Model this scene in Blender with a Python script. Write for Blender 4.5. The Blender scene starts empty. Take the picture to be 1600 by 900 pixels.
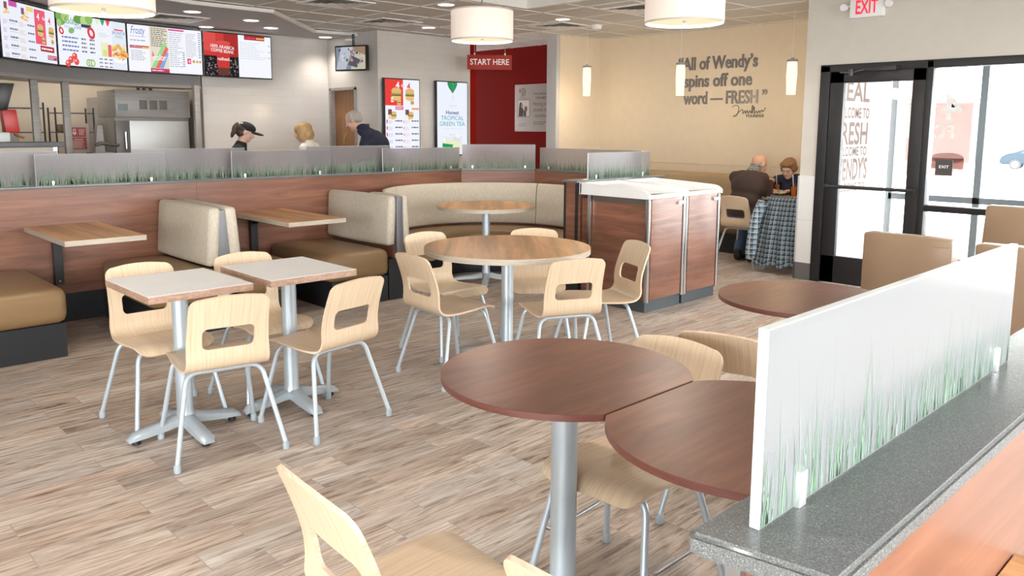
import bpy, bmesh, math, random
from mathutils import Vector, Matrix
PI = math.pi
R = math.radians
random.seed(7)
SC = bpy.context.scene
COL = SC.collection

# ------------------------------------------------------------------ camera, sky, exposure
F_PX = 1244.0
YAW, PITCH, ROLL, EYE = 0.8024, 0.1340, -0.0052, 1.5
cam_d = bpy.data.cameras.new('camera'); cam = bpy.data.objects.new('camera', cam_d); COL.objects.link(cam)
fw = Vector((math.cos(YAW)*math.cos(PITCH), math.sin(YAW)*math.cos(PITCH), -math.sin(PITCH)))
rt = fw.cross(Vector((0, 0, 1))).normalized(); dn = fw.cross(rt)
r2 = rt*math.cos(ROLL)+dn*math.sin(ROLL); d2 = dn*math.cos(ROLL)-rt*math.sin(ROLL)
cam.matrix_world = Matrix(((r2.x, -d2.x, -fw.x, 0), (r2.y, -d2.y, -fw.y, 0), (r2.z, -d2.z, -fw.z, EYE), (0, 0, 0, 1)))
cam_d.sensor_width = 36.0; cam_d.sensor_fit = 'HORIZONTAL'
cam_d.lens = 36.0*F_PX/1600.0
cam_d.shift_y = -(450-367)/1600.0
cam_d.clip_start = 0.02; cam_d.clip_end = 300
SC.camera = cam
SKY = 19.0
w = bpy.data.worlds.new('daylight'); SC.world = w; w.use_nodes = True
bg = w.node_tree.nodes['Background']; bg.inputs[0].default_value = (1.0, .985, .975, 1); bg.inputs[1].default_value = SKY
SC.view_settings.view_transform = 'Standard'; SC.view_settings.look = 'None'
SC.view_settings.exposure = 0.0; SC.view_settings.gamma = 1.0; SC.view_settings.use_curve_mapping = False
SC.cycles.max_bounces = 10; SC.cycles.diffuse_bounces = 6; SC.cycles.transparent_max_bounces = 16
SC.cycles.sample_clamp_indirect = 6.0

def portal(name, loc, rot, sx, sy):
    d = bpy.data.lights.new(name, 'AREA'); d.shape = 'RECTANGLE'; d.size = sx; d.size_y = sy
    d.cycles.is_portal = True
    o = bpy.data.objects.new(name, d); COL.objects.link(o); o.location = loc; o.rotation_euler = rot
    return o
CEIL = 2.75
DX = 7.6           # plane of the entrance wall
# sky portals in the window openings (they only guide the sky's own light)
portal('window_light', (DX+.1, -.9, 1.2), (0, R(90), 0), 1.8, 7.6)
portal('window_light', (1.4, -4.95, 1.45), (R(90), 0, 0), 11.6, 2.3)
portal('window_light', (-4.95, -1.2, 1.45), (0, R(-90), 0), 2.3, 6.4)

# ------------------------------------------------------------------ materials
MATS = {}
def new_mat(name):
    m = bpy.data.materials.new(name); m.use_nodes = True
    nt = m.node_tree
    return m, nt, nt.nodes['Principled BSDF']
def pm(name, col, rough=.5, metal=0.0, spec=.5, coat=0.0, emit=None, estr=0.0, bump=None, alpha=None):
    if name in MATS: return MATS[name]
    m, nt, b = new_mat(name)
    b.inputs['Base Color'].default_value = (*col, 1)
    b.inputs['Roughness'].default_value = rough; b.inputs['Metallic'].default_value = metal
    b.inputs['Specular IOR Level'].default_value = spec
    if coat: b.inputs['Coat Weight'].default_value = coat; b.inputs['Coat Roughness'].default_value = .12
    # a faint procedural mottling keeps every surface from being one flat value
    tc = nt.nodes.new('ShaderNodeTexCoord'); n = nt.nodes.new('ShaderNodeTexNoise')
    n.inputs['Scale'].default_value = 9.0; n.inputs['Detail'].default_value = 3
    mp = nt.nodes.new('ShaderNodeMapRange'); mp.inputs[3].default_value = .95; mp.inputs[4].default_value = 1.05
    mx = nt.nodes.new('ShaderNodeMix'); mx.data_type = 'RGBA'; mx.blend_type = 'MULTIPLY'; mx.inputs[0].default_value = 1
    mx.inputs[6].default_value = (*col, 1)
    nt.links.new(tc.outputs['Object'], n.inputs['Vector']); nt.links.new(n.outputs['Fac'], mp.inputs[0])
    nt.links.new(mp.outputs[0], mx.inputs[7]); nt.links.new(mx.outputs[2], b.inputs['Base Color'])
    if emit: b.inputs['Emission Color'].default_value = (*emit, 1); b.inputs['Emission Strength'].default_value = estr
    if bump:
        n2 = nt.nodes.new('ShaderNodeTexNoise'); n2.inputs['Scale'].default_value = bump[0]; n2.inputs['Detail'].default_value = 4
        bp = nt.nodes.new('ShaderNodeBump'); bp.inputs['Strength'].default_value = bump[1]; bp.inputs['Distance'].default_value = .004
        nt.links.new(tc.outputs['Object'], n2.inputs['Vector']); nt.links.new(n2.outputs['Fac'], bp.inputs['Height'])
        nt.links.new(bp.outputs[0], b.inputs['Normal'])
    MATS[name] = m
    return m
def ramp(nt, stops):
    r = nt.nodes.new('ShaderNodeValToRGB'); e = r.color_ramp.elements
    while len(e) < len(stops): e.new(.5)
    for k, (p, c) in enumerate(stops): e[k].position = p; e[k].color = (*c, 1)
    return r
def wood(name, stops, scale, coord='Object', rough=.4, coat=0.0, detail=6, dist=1.2, big=None, spec=.5):
    if name in MATS: return MATS[name]
    m, nt, b = new_mat(name)
    tc = nt.nodes.new('ShaderNodeTexCoord'); mp = nt.nodes.new('ShaderNodeMapping'); mp.inputs['Scale'].default_value = scale
    n = nt.nodes.new('ShaderNodeTexNoise'); n.inputs['Scale'].default_value = 1; n.inputs['Detail'].default_value = detail
    n.inputs['Distortion'].default_value = dist; n.inputs['Roughness'].default_value = .62
    nt.links.new(tc.outputs[coord], mp.inputs[0]); nt.links.new(mp.outputs[0], n.inputs['Vector'])
    r = ramp(nt, stops); nt.links.new(n.outputs['Fac'], r.inputs[0])
    out = r.outputs[0]
    if big:
        mp2 = nt.nodes.new('ShaderNodeMapping'); mp2.inputs['Scale'].default_value = big[0]
        mp2.inputs['Rotation'].default_value = (0, 0, big[3] if len(big) > 3 else 0)
        n2 = nt.nodes.new('ShaderNodeTexNoise'); n2.inputs['Scale'].default_value = 1; n2.inputs['Detail'].default_value = 2
        mr = nt.nodes.new('ShaderNodeMapRange'); mr.inputs[1].default_value = .35; mr.inputs[2].default_value = .65
        mr.inputs[3].default_value = big[1]; mr.inputs[4].default_value = big[2]
        mx = nt.nodes.new('ShaderNodeMix'); mx.data_type = 'RGBA'; mx.blend_type = 'MULTIPLY'; mx.inputs[0].default_value = 1
        nt.links.new(tc.outputs[coord], mp2.inputs[0]); nt.links.new(mp2.outputs[0], n2.inputs['Vector'])
        nt.links.new(n2.outputs['Fac'], mr.inputs[0]); nt.links.new(out, mx.inputs[6]); nt.links.new(mr.outputs[0], mx.inputs[7])
        out = mx.outputs[2]
    nt.links.new(out, b.inputs['Base Color'])
    b.inputs['Roughness'].default_value = rough; b.inputs['Specular IOR Level'].default_value = spec
    if coat: b.inputs['Coat Weight'].default_value = coat; b.inputs['Coat Roughness'].default_value = .15
    MATS[name] = m
    return m
def emis(name, col, s=1.0):
    if name in MATS: return MATS[name]
    m = bpy.data.materials.new(name); m.use_nodes = True; nt = m.node_tree; nt.nodes.clear()
    o = nt.nodes.new('ShaderNodeOutputMaterial'); e = nt.nodes.new('ShaderNodeEmission')
    e.inputs[0].default_value = (*col, 1); e.inputs[1].default_value = s
    nt.links.new(e.outputs[0], o.inputs[0]); MATS[name] = m
    return m

def film(name, col):
    """thin printed film that lets daylight glow through"""
    if name in MATS: return MATS[name]
    m = bpy.data.materials.new(name); m.use_nodes = True; nt = m.node_tree; nt.nodes.clear()
    o = nt.nodes.new('ShaderNodeOutputMaterial'); t = nt.nodes.new('ShaderNodeBsdfTranslucent'); t.inputs[0].default_value = (*col, 1)
    d = nt.nodes.new('ShaderNodeBsdfTransparent'); d.inputs[0].default_value = (*col, 1); x = nt.nodes.new('ShaderNodeMixShader'); x.inputs[0].default_value = .3
    nt.links.new(t.outputs[0], x.inputs[1]); nt.links.new(d.outputs[0], x.inputs[2]); nt.links.new(x.outputs[0], o.inputs[0]); MATS[name] = m
    return m
def floor_mat():
    m, nt, b = new_mat('plank_tile')
    tc = nt.nodes.new('ShaderNodeTexCoord')
    br = nt.nodes.new('ShaderNodeTexBrick'); br.offset = .31; br.offset_frequency = 2; br.squash = 1
    br.inputs['Scale'].default_value = 1; br.inputs['Brick Width'].default_value = .61; br.inputs['Row Height'].default_value = .140
    br.inputs['Mortar Size'].default_value = .0022; br.inputs['Mortar Smooth'].default_value = .1
    br.inputs['Color1'].default_value = (0, 0, 0, 1); br.inputs['Color2'].default_value = (1, 1, 1, 1); br.inputs['Mortar'].default_value = (.5, .5, .5, 1)
    nt.links.new(tc.outputs['Object'], br.inputs['Vector'])
    # shift the grain plank by plank
    cmb = nt.nodes.new('ShaderNodeVectorMath'); cmb.operation = 'MULTIPLY'; cmb.inputs[1].default_value = (13, 29, 7)
    nt.links.new(br.outputs['Color'], cmb.inputs[0])
    def grain(sc, det, ro, dist):
        sep = nt.nodes.new('ShaderNodeVectorMath'); sep.operation = 'MULTIPLY_ADD'; sep.inputs[1].default_value = sc
        nt.links.new(tc.outputs['Object'], sep.inputs[0]); nt.links.new(cmb.outputs[0], sep.inputs[2])
        q = nt.nodes.new('ShaderNodeTexNoise'); q.inputs['Scale'].default_value = 1; q.inputs['Detail'].default_value = det
        q.inputs['Roughness'].default_value = ro; q.inputs['Distortion'].default_value = dist
        nt.links.new(sep.outputs[0], q.inputs['Vector']); return q
    n = grain((1.9, 21, 1), 7, .66, 2.6); fine = grain((9, 150, 1), 3, .6, .4); broad = grain((1.1, 5, 1), 2, .5, .5)
    r = ramp(nt, [(.27, (.13, .095, .075)), (.37, (.29, .225, .18)), (.45, (.47, .395, .34)), (.56, (.615, .56, .51)), (.72, (.705, .67, .635))])
    nt.links.new(n.outputs['Fac'], r.inputs[0])
    def mul(a_, b_):
        x = nt.nodes.new('ShaderNodeMix'); x.data_type = 'RGBA'; x.blend_type = 'MULTIPLY'; x.inputs[0].default_value = 1
        nt.links.new(a_, x.inputs[6]); nt.links.new(b_, x.inputs[7]); return x
    def rng(q, lo, hi):
        x = nt.nodes.new('ShaderNodeMapRange'); x.inputs[1].default_value = .3; x.inputs[2].default_value = .7; x.inputs[3].default_value = lo; x.inputs[4].default_value = hi
        nt.links.new(q.outputs['Fac'], x.inputs[0]); return x
    tint = ramp(nt, [(0, (.74, .68, .64)), (.18, (1.02, .95, .88)), (.36, (.86, .88, .90)), (.55, (1.08, 1.05, 1.01)), (.72, (.90, .785, .70)), (.86, (1.0, .97, .95)), (1, (.80, .73, .68))])
    nt.links.new(br.outputs['Color'], tint.inputs[0])
    mx = mul(mul(mul(r.outputs[0], tint.outputs[0]).outputs[2], rng(fine, .88, 1.10).outputs[0]).outputs[2], rng(broad, .84, 1.12).outputs[0])
    gx = nt.nodes.new('ShaderNodeMix'); gx.data_type = 'RGBA'; gx.inputs[7].default_value = (.36, .33, .31, 1)
    nt.links.new(br.outputs['Fac'], gx.inputs[0]); nt.links.new(mx.outputs[2], gx.inputs[6])
    nt.links.new(gx.outputs[2], b.inputs['Base Color'])
    b.inputs['Roughness'].default_value = .42; b.inputs['Specular IOR Level'].default_value = .42
    bp = nt.nodes.new('ShaderNodeBump'); bp.inputs['Strength'].default_value = .25; bp.inputs['Distance'].default_value = .002
    nt.links.new(n.outputs['Fac'], bp.inputs['Height']); nt.links.new(bp.outputs[0], b.inputs['Normal'])
    return m
def granite_mat():
    m, nt, b = new_mat('granite')
    tc = nt.nodes.new('ShaderNodeTexCoord')
    v = nt.nodes.new('ShaderNodeTexNoise'); v.inputs['Scale'].default_value = 520; v.inputs['Detail'].default_value = 3
    nt.links.new(tc.outputs['Object'], v.inputs['Vector'])
    r = ramp(nt, [(.3, (.075, .08, .083)), (.48, (.125, .132, .133)), (.6, (.165, .172, .172)), (.68, (.25, .25, .245)), (.76, (.45, .45, .42))])
    nt.links.new(v.outputs['Fac'], r.inputs[0]); nt.links.new(r.outputs[0], b.inputs['Base Color'])
    b.inputs['Roughness'].default_value = .22; b.inputs['Specular IOR Level'].default_value = .5
    return m
def tile_mat(name, col, bw, rh, coord_rot, rough=.15, mort=.004, mcol=None):
    m, nt, b = new_mat(name)
    tc = nt.nodes.new('ShaderNodeTexCoord'); mp = nt.nodes.new('ShaderNodeMapping'); mp.inputs['Rotation'].default_value = coord_rot
    br = nt.nodes.new('ShaderNodeTexBrick'); br.inputs['Scale'].default_value = 1
    br.inputs['Brick Width'].default_value = bw; br.inputs['Row Height'].default_value = rh; br.inputs['Mortar Size'].default_value = mort
    br.inputs['Color1'].default_value = (*col, 1); br.inputs['Color2'].default_value = (*[c*.97 for c in col], 1)
    br.inputs['Mortar'].default_value = (*(mcol or [c*.82 for c in col]), 1)
    nt.links.new(tc.outputs['Object'], mp.inputs[0]); nt.links.new(mp.outputs[0], br.inputs['Vector'])
    nt.links.new(br.outputs['Color'], b.inputs['Base Color'])
    b.inputs['Roughness'].default_value = rough
    bp = nt.nodes.new('ShaderNodeBump'); bp.invert = True; bp.inputs['Strength'].default_value = .4; bp.inputs['Distance'].default_value = .002
    nt.links.new(br.outputs['Fac'], bp.inputs['Height']); nt.links.new(bp.outputs[0], b.inputs['Normal'])
    return m
def frost_mat(name, through, sc):
    """etched glass: part of the light is scattered, part goes through blurred"""
    m = bpy.data.materials.new(name); m.use_nodes = True; nt = m.node_tree; nt.nodes.clear()
    o = nt.nodes.new('ShaderNodeOutputMaterial')
    rf = nt.nodes.new('ShaderNodeBsdfRefraction'); rf.inputs['Color'].default_value = (.88, .88, .90, 1); rf.inputs['Roughness'].default_value = .42; rf.inputs['IOR'].default_value = 1.12
    tl = nt.nodes.new('ShaderNodeBsdfTranslucent'); tl.inputs[0].default_value = (*sc, 1)
    df = nt.nodes.new('ShaderNodeBsdfDiffuse'); df.inputs[0].default_value = (*[c*.9 for c in sc], 1)
    gl = nt.nodes.new('ShaderNodeBsdfGlossy'); gl.inputs['Roughness'].default_value = .16
    n = nt.nodes.new('ShaderNodeTexNoise'); n.inputs['Scale'].default_value = 220
    tc = nt.nodes.new('ShaderNodeTexCoord'); bp = nt.nodes.new('ShaderNodeBump'); bp.inputs['Strength'].default_value = .06
    nt.links.new(tc.outputs['Object'], n.inputs['Vector']); nt.links.new(n.outputs['Fac'], bp.inputs['Height'])
    for q in (tl, df): nt.links.new(bp.outputs[0], q.inputs['Normal'])
    a = nt.nodes.new('ShaderNodeMixShader'); a.inputs[0].default_value = .45
    nt.links.new(tl.outputs[0], a.inputs[1]); nt.links.new(df.outputs[0], a.inputs[2])
    c = nt.nodes.new('ShaderNodeMixShader'); c.inputs[0].default_value = through
    nt.links.new(a.outputs[0], c.inputs[1]); nt.links.new(rf.outputs[0], c.inputs[2])
    fr = nt.nodes.new('ShaderNodeFresnel'); fr.inputs[0].default_value = 1.35
    d = nt.nodes.new('ShaderNodeMixShader'); nt.links.new(fr.outputs[0], d.inputs[0])
    nt.links.new(c.outputs[0], d.inputs[1]); nt.links.new(gl.outputs[0], d.inputs[2])
    nt.links.new(d.outputs[0], o.inputs[0])
    return m
def glass_mat(name, tint=(.96, .98, .98), refl=1.25):
    m = bpy.data.materials.new(name); m.use_nodes = True; nt = m.node_tree; nt.nodes.clear()
    o = nt.nodes.new('ShaderNodeOutputMaterial'); tr = nt.nodes.new('ShaderNodeBsdfTransparent'); tr.inputs[0].default_value = (*tint, 1)
    gl = nt.nodes.new('ShaderNodeBsdfGlossy'); gl.inputs['Roughness'].default_value = .02
    fr = nt.nodes.new('ShaderNodeFresnel'); fr.inputs[0].default_value = refl
    mx = nt.nodes.new('ShaderNodeMixShader'); nt.links.new(fr.outputs[0], mx.inputs[0]); nt.links.new(tr.outputs[0], mx.inputs[1]); nt.links.new(gl.outputs[0], mx.inputs[2])
    nt.links.new(mx.outputs[0], o.inputs[0])
    return m
def plaid_mat(name, base, lines, coord='UV'):
    m, nt, b = new_mat(name)
    tc = nt.nodes.new('ShaderNodeTexCoord'); sp = nt.nodes.new('ShaderNodeSeparateXYZ'); nt.links.new(tc.outputs[coord], sp.inputs[0])
    cur = None
    for ax, per, ph, wd, c in lines:
        mm = nt.nodes.new('ShaderNodeMath'); mm.operation = 'MULTIPLY_ADD'; mm.inputs[1].default_value = 1/per; mm.inputs[2].default_value = ph
        nt.links.new(sp.outputs[ax], mm.inputs[0])
        f = nt.nodes.new('ShaderNodeMath'); f.operation = 'FRACT'; nt.links.new(mm.outputs[0], f.inputs[0])
        l = nt.nodes.new('ShaderNodeMath'); l.operation = 'LESS_THAN'; l.inputs[1].default_value = wd; nt.links.new(f.outputs[0], l.inputs[0])
        k = nt.nodes.new('ShaderNodeMath'); k.operation = 'MULTIPLY'; k.inputs[1].default_value = .72; nt.links.new(l.outputs[0], k.inputs[0])
        mx = nt.nodes.new('ShaderNodeMix'); mx.data_type = 'RGBA'; mx.inputs[7].default_value = (*c, 1)
        nt.links.new(k.outputs[0], mx.inputs[0])
        if cur is None: mx.inputs[6].default_value = (*base, 1)
        else: nt.links.new(cur, mx.inputs[6])
        cur = mx.outputs[2]
    nt.links.new(cur, b.inputs['Base Color']); b.inputs['Roughness'].default_value = .85
    return m

M = dict(
    floor=floor_mat(), granite=granite_mat(),
    ply=wood('birch_ply', [(.25, (.55, .405, .255)), (.42, (.65, .50, .345)), (.55, (.70, .555, .395)), (.75, (.76, .62, .46))], (120, 3.0, 1), 'UV', .36, 0.0, 4, .12),
    plyedge=wood('ply_edge', [(.3, (.52, .36, .25)), (.7, (.78, .64, .50))], (8, 8, 160), 'Object', .5),
    cherry=wood('cherry_laminate', [(.28, (.150, .064, .041)), (.45, (.205, .088, .056)), (.58, (.245, .110, .070)), (.75, (.29, .140, .094))], (1.8, 1.8, 22), 'Object', .30, 0, 6, .8, big=((.7, .7, 4.5), .80, 1.16)),
    mahog=wood('mahogany_laminate', [(.25, (.085, .034, .021)), (.45, (.118, .047, .029)), (.6, (.142, .058, .036)), (.8, (.17, .072, .045))], (3, 20, 10), 'Object', .36, 0, 6, 1.2, big=((1.4, 4, 1), .8, 1.25), spec=.3),
    mahogedge=wood('mahogany_edge', [(.3, (.095, .030, .023)), (.7, (.15, .050, .039))], (6, 6, 120), 'Object', .4),
    oak=wood('striped_oak_laminate', [(.25, (.47, .24, .10)), (.5, (.60, .34, .16)), (.75, (.69, .43, .225))], (26, 2.2, 10), 'Object', .36, 0, 5, .8, big=((9, .5, 1), .60, 1.16), spec=.32),
    oakedge=wood('grey_ply_edge', [(.3, (.36, .31, .25)), (.7, (.55, .49, .41))], (5, 5, 140), 'Object', .5),
    white=pm('white_laminate', (.90, .90, .89), .30),
    whiteedge=wood('brown_ply_edge', [(.3, (.27, .16, .11)), (.55, (.42, .27, .20)), (.75, (.52, .37, .29))], (22, 22, 60), 'Object', .55),
    silver=pm('silver_paint', (.52, .595, .66), .34, .35),
    cap=pm('grey_plastic', (.36, .41, .45), .45),
    chrome=pm('chrome', (.62, .64, .67), .16, 1.0),
    steel=wood('brushed_steel', [(.3, (.23, .215, .205)), (.7, (.33, .315, .305))], (3, 3, 70), 'Object', .32),
    alum=pm('aluminium', (.42, .43, .46), .30, .9), post=pm('grey_post', (.17, .17, .185), .42, .4),
    tan=pm('brown_vinyl', (.25, .155, .075), .38, bump=(60, .08)),
    tanlight=pm('tan_vinyl', (.265, .175, .11), .38, bump=(60, .08)),
    beige=wood('beige_fabric', [(.3, (.44, .39, .31)), (.5, (.54, .485, .40)), (.7, (.62, .565, .48))], (150, 150, 30), 'Object', .6, 0, 4, .3),
    black=pm('black_laminate', (.014, .016, .02), .42),
    blackmetal=pm('black_metal', (.018, .018, .02), .4),
    frost=frost_mat('frosted_glass', .56, (.60, .565, .59)), frostnear=frost_mat('frosted_glass_thick', .10, (.56, .585, .615)),
    gedge=pm('glass_edge', (.74, .82, .83), .2),
    clip=pm('clip_metal', (.80, .82, .84), .25, .6),
    quote=pm('beige_wallpaper', (.68, .585, .455), .75, bump=(30, .3)),
    greywall=pm('grey_wallpaper', (.54, .515, .465), .75, bump=(30, .3)),
    trim=pm('grey_trim', (.50, .49, .48), .5),
    red=pm('red_wall', (.20, .0065, .004), .8, spec=.08),
    ceil=pm('ceiling_board', (.56, .545, .525), .9),
    soffit=pm('grey_soffit', (.42, .41, .42), .8),
    grid=pm('ceiling_grid', (.74, .73, .71), .6),
    kitchen=pm('kitchen_wall', (.50, .43, .345), .55),
    frameblk=pm('dark_bronze_frame', (.022, .022, .025), .38, .3),
    glass=glass_mat('window_glass'),
    bezel=pm('black_bezel', (.008, .008, .01), .3),
    bulk=pm('grey_bulkhead', (.22, .215, .22), .6),
    lampw=emis('lamp_lens', (1.0, .93, .82), 6.0),
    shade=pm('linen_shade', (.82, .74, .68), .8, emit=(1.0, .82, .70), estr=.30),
    shadein=emis('shade_diffuser', (1.0, .86, .56), 1.05),
    tube=emis('glass_tube', (1.0, .90, .66), 1.35),
    whitep=pm('white_plastic', (.82, .83, .84), .35),
    skin=pm('skin', (.56, .33, .24), .55), skin2=pm('pale_skin', (.62, .40, .31), .55),
    orange=pm('orange_drink', (.80, .20, .03), .2),
    paper=pm('white_paper', (.8, .78, .74), .7),
)
M['tileY'] = tile_mat('white_tile_back', (.60, .575, .55), .30, .10, (R(90), 0, 0), .12, .003, (.555, .53, .505))
M['tileX'] = tile_mat('white_tile_side', (.60, .575, .55), .30, .10, (R(90), 0, R(90)), .12, .003, (.555, .53, .505))
M['bigtile'] = tile_mat('large_white_tile', (.70, .71, .71), .60, .30, (R(90), 0, R(90)), .3)
M['plaid'] = plaid_mat('plaid_wool', (.27, .40, .50), [(0, .056, 0, .30, (.02, .02, .025)), (1, .056, 0, .30, (.02, .02, .025)), (0, .056, .62, .16, (.80, .82, .82)), (1, .056, .62, .16, (.80, .82, .82)), (0, .028, .1, .12, (.03, .03, .04)), (1, .028, .1, .12, (.03, .03, .04))])
M['check'] = plaid_mat('checked_cotton', (.34, .33, .30), [(0, .02, 0, .4, (.05, .04, .04)), (2, .02, 0, .4, (.05, .04, .04))], 'Object')

# ------------------------------------------------------------------ mesh helpers
def merge(bm, src):
    me = bpy.data.meshes.new('tmp'); src.to_mesh(me); bm.from_mesh(me); bpy.data.meshes.remove(me); src.free()
def box(bm, x0, x1, y0, y1, z0, z1, bev=0, seg=2, mi=0):
    t = bmesh.new(); bmesh.ops.create_cube(t, size=1)
    for v in t.verts:
        v.co = Vector((x0+(v.co.x+.5)*(x1-x0), y0+(v.co.y+.5)*(y1-y0), z0+(v.co.z+.5)*(z1-z0)))
    if bev: bmesh.ops.bevel(t, geom=t.edges[:], offset=bev, segments=seg, profile=.6, affect='EDGES')
    for f in t.faces: f.material_index = mi
    merge(bm, t)
def cushion(bm, x0, x1, y0, y1, z0, z1, bev=.05, puff=.012, mi=0):
    """upholstered block: rounded edges, faces swelling slightly"""
    t = bmesh.new(); bmesh.ops.create_cube(t, size=1)
    bmesh.ops.subdivide_edges(t, edges=t.edges[:], cuts=5, use_grid_fill=True)
    sx, sy, sz = x1-x0, y1-y0, z1-z0; h = Vector((sx/2, sy/2, sz/2)); b = min(bev, min(h)*.95)
    for v in t.verts:
        p = Vector((v.co.x*sx, v.co.y*sy, v.co.z*sz))
        # pull the grid toward the borders so that the rounding is well resolved
        q = Vector([math.copysign((h[i]-b)*min(1, abs(v.co[i])*2*1.5) if abs(v.co[i]) < .33 else (h[i]-b)+b*(abs(v.co[i])-.3333)/.16667, v.co[i]) for i in range(3)])
        inner = Vector([max(-(h[i]-b), min(h[i]-b, q[i])) for i in range(3)])
        d = q-inner
        if d.length > 1e-6: q = inner+d.normalized()*b*min(1, max(abs(d[i]) for i in range(3))/b)
        u = [1-(q[i]/h[i])**2 for i in range(3)]
        for i in range(3):
            j, k = (i+1) % 3, (i+2) % 3
            q[i] += math.copysign(puff*max(0, u[j])*max(0, u[k]), q[i])*(abs(q[i])/h[i])
        v.co = q+Vector(((x0+x1)/2, (y0+y1)/2, (z0+z1)/2))
    for f in t.faces: f.material_index = mi
    merge(bm, t)
def ring(c, n, r, u, v): return [c+u*(r*math.cos(2*PI*k/n))+v*(r*math.sin(2*PI*k/n)) for k in range(n)]
def tube(bm, pts, r, n=10, mi=0, caps=True):
    pts = [Vector(p) for p in pts]; rs = r if isinstance(r, (list, tuple)) else [r]*len(pts)
    rows = []; u = None
    for i, p in enumerate(pts):
        a = pts[max(0, i-1)]; b = pts[min(len(pts)-1, i+1)]; d = (b-a).normalized()
        if u is None: u = d.orthogonal().normalized()
        else: u = (u-d*u.dot(d)).normalized()
        v = d.cross(u); rows.append([bm.verts.new(q) for q in ring(p, n, rs[i], u, v)])
    for a, b in zip(rows, rows[1:]):
        for k in range(n):
            f = bm.faces.new((a[k], a[(k+1) % n], b[(k+1) % n], b[k])); f.material_index = mi
    if caps:
        f = bm.faces.new(rows[0][::-1]); f.material_index = mi; f = bm.faces.new(rows[-1]); f.material_index = mi
def lathe(bm, prof, n=32, cx=0, cy=0, mi=0, cap=True):
    rows = [[bm.verts.new((cx+r*math.cos(2*PI*k/n), cy+r*math.sin(2*PI*k/n), z)) for k in range(n)] for r, z in prof]
    for a, b in zip(rows, rows[1:]):
        for k in range(n):
            f = bm.faces.new((a[k], a[(k+1) % n], b[(k+1) % n], b[k])); f.material_index = mi
    if cap:
        f = bm.faces.new(rows[0][::-1]); f.material_index = mi; f = bm.faces.new(rows[-1]); f.material_index = mi
def prism(bm, poly, z0, z1, mi=0, mtop=None):
    a = [bm.verts.new((x, y, z0)) for x, y in poly]; b = [bm.verts.new((x, y, z1)) for x, y in poly]; n = len(poly)
    f = bm.faces.new(a[::-1]); f.material_index = mi
    f = bm.faces.new(b); f.material_index = mi if mtop is None else mtop
    for k in range(n):
        f = bm.faces.new((a[k], a[(k+1) % n], b[(k+1) % n], b[k])); f.material_index = mi
def sweep(bm, prof, path, closed=False, mi=0):
    """prof: list of (offset along the left normal, z); path: list of (x, y)"""
    rows = []; n = len(path)
    for i, p in enumerate(path):
        a = path[max(0, i-1)]; b = path[min(n-1, i+1)]; d = Vector((b[0]-a[0], b[1]-a[1])).normalized(); nn = Vector((-d.y, d.x))
        rows.append([bm.verts.new((p[0]+nn.x*o, p[1]+nn.y*o, z)) for o, z in prof])
    m = len(prof)
    for a, b in zip(rows, rows[1:]):
        for k in range(m):
            f = bm.faces.new((a[k], b[k], b[(k+1) % m], a[(k+1) % m])); f.material_index = mi
    for rr in (rows[0], rows[-1][::-1]):
        f = bm.faces.new(rr); f.material_index = mi
def ellipsoid(bm, c, rx, ry, rz, seg=20, mi=0, rot=None):
    t = bmesh.new(); bmesh.ops.create_uvsphere(t, u_segments=seg, v_segments=max(8, seg*2//3), radius=1)
    mt = Matrix.Diagonal((rx, ry, rz, 1))
    if rot: mt = rot.to_4x4() @ mt
    bmesh.ops.transform(t, matrix=Matrix.Translation(c) @ mt, verts=t.verts[:])
    for f in t.faces: f.material_index = mi
    merge(bm, t)
def bez(p, n=8):
    """smooth a coarse polyline (Catmull-Rom)"""
    p = [Vector(q) for q in p]; out = []
    for i in range(len(p)-1):
        a = p[max(0, i-1)]; b = p[i]; c = p[i+1]; d = p[min(len(p)-1, i+2)]
        for k in range(n):
            t = k/n; out.append(.5*((2*b)+(c-a)*t+(2*a-5*b+4*c-d)*t*t+(3*b-a-3*c+d)*t*t*t))
    out.append(p[-1]); return out
def fillet(p, r, n=5):
    """round the corners of a 3-D polyline"""
    p = [Vector(q) for q in p]; out = [p[0]]
    for i in range(1, len(p)-1):
        a = (p[i-1]-p[i]); b = (p[i+1]-p[i]); rr = min(r, a.length*.45, b.length*.45)
        s = p[i]+a.normalized()*rr; e = p[i]+b.normalized()*rr
        for k in range(n+1):
            t = k/n; out.append(s*(1-t)**2+p[i]*(2*t*(1-t))+e*t*t)
    out.append(p[-1]); return out
def rrect(x0, x1, y0, y1, r, n=5):
    out = []
    for cx, cy, a0 in ((x1-r, y0+r, -90), (x1-r, y1-r, 0), (x0+r, y1-r, 90), (x0+r, y0+r, 180)):
        for k in range(n+1):
            a = R(a0+90*k/n); out.append((cx+r*math.cos(a), cy+r*math.sin(a)))
    return out
def obj(name, bm, mats, parent=None, loc=(0, 0, 0), rz=0.0, smooth=40, label=None, kind=None):
    me = bpy.data.meshes.new(name)
    bmesh.ops.recalc_face_normals(bm, faces=bm.faces[:])
    bm.to_mesh(me); bm.free()
    for m in (mats if isinstance(mats, (list, tuple)) else [mats]): me.materials.append(m)
    if smooth:
        for p in me.polygons: p.use_smooth = True
        me.set_sharp_from_angle(angle=R(smooth))
    o = bpy.data.objects.new(name, me); COL.objects.link(o)
    o.location = loc; o.rotation_euler = (0, 0, rz)
    if parent: o.parent = parent
    if label: o['label'] = label
    if kind: o['kind'] = kind
    return o
def thing(name, label, cat, loc=(0, 0, 0), rz=0.0, group=None):
    o = bpy.data.objects.new(name, None); COL.objects.link(o); o.empty_display_size = .05
    o.location = loc; o.rotation_euler = (0, 0, rz); o['label'] = label; o['category'] = cat
    if group: o['group'] = group
    return o
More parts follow.
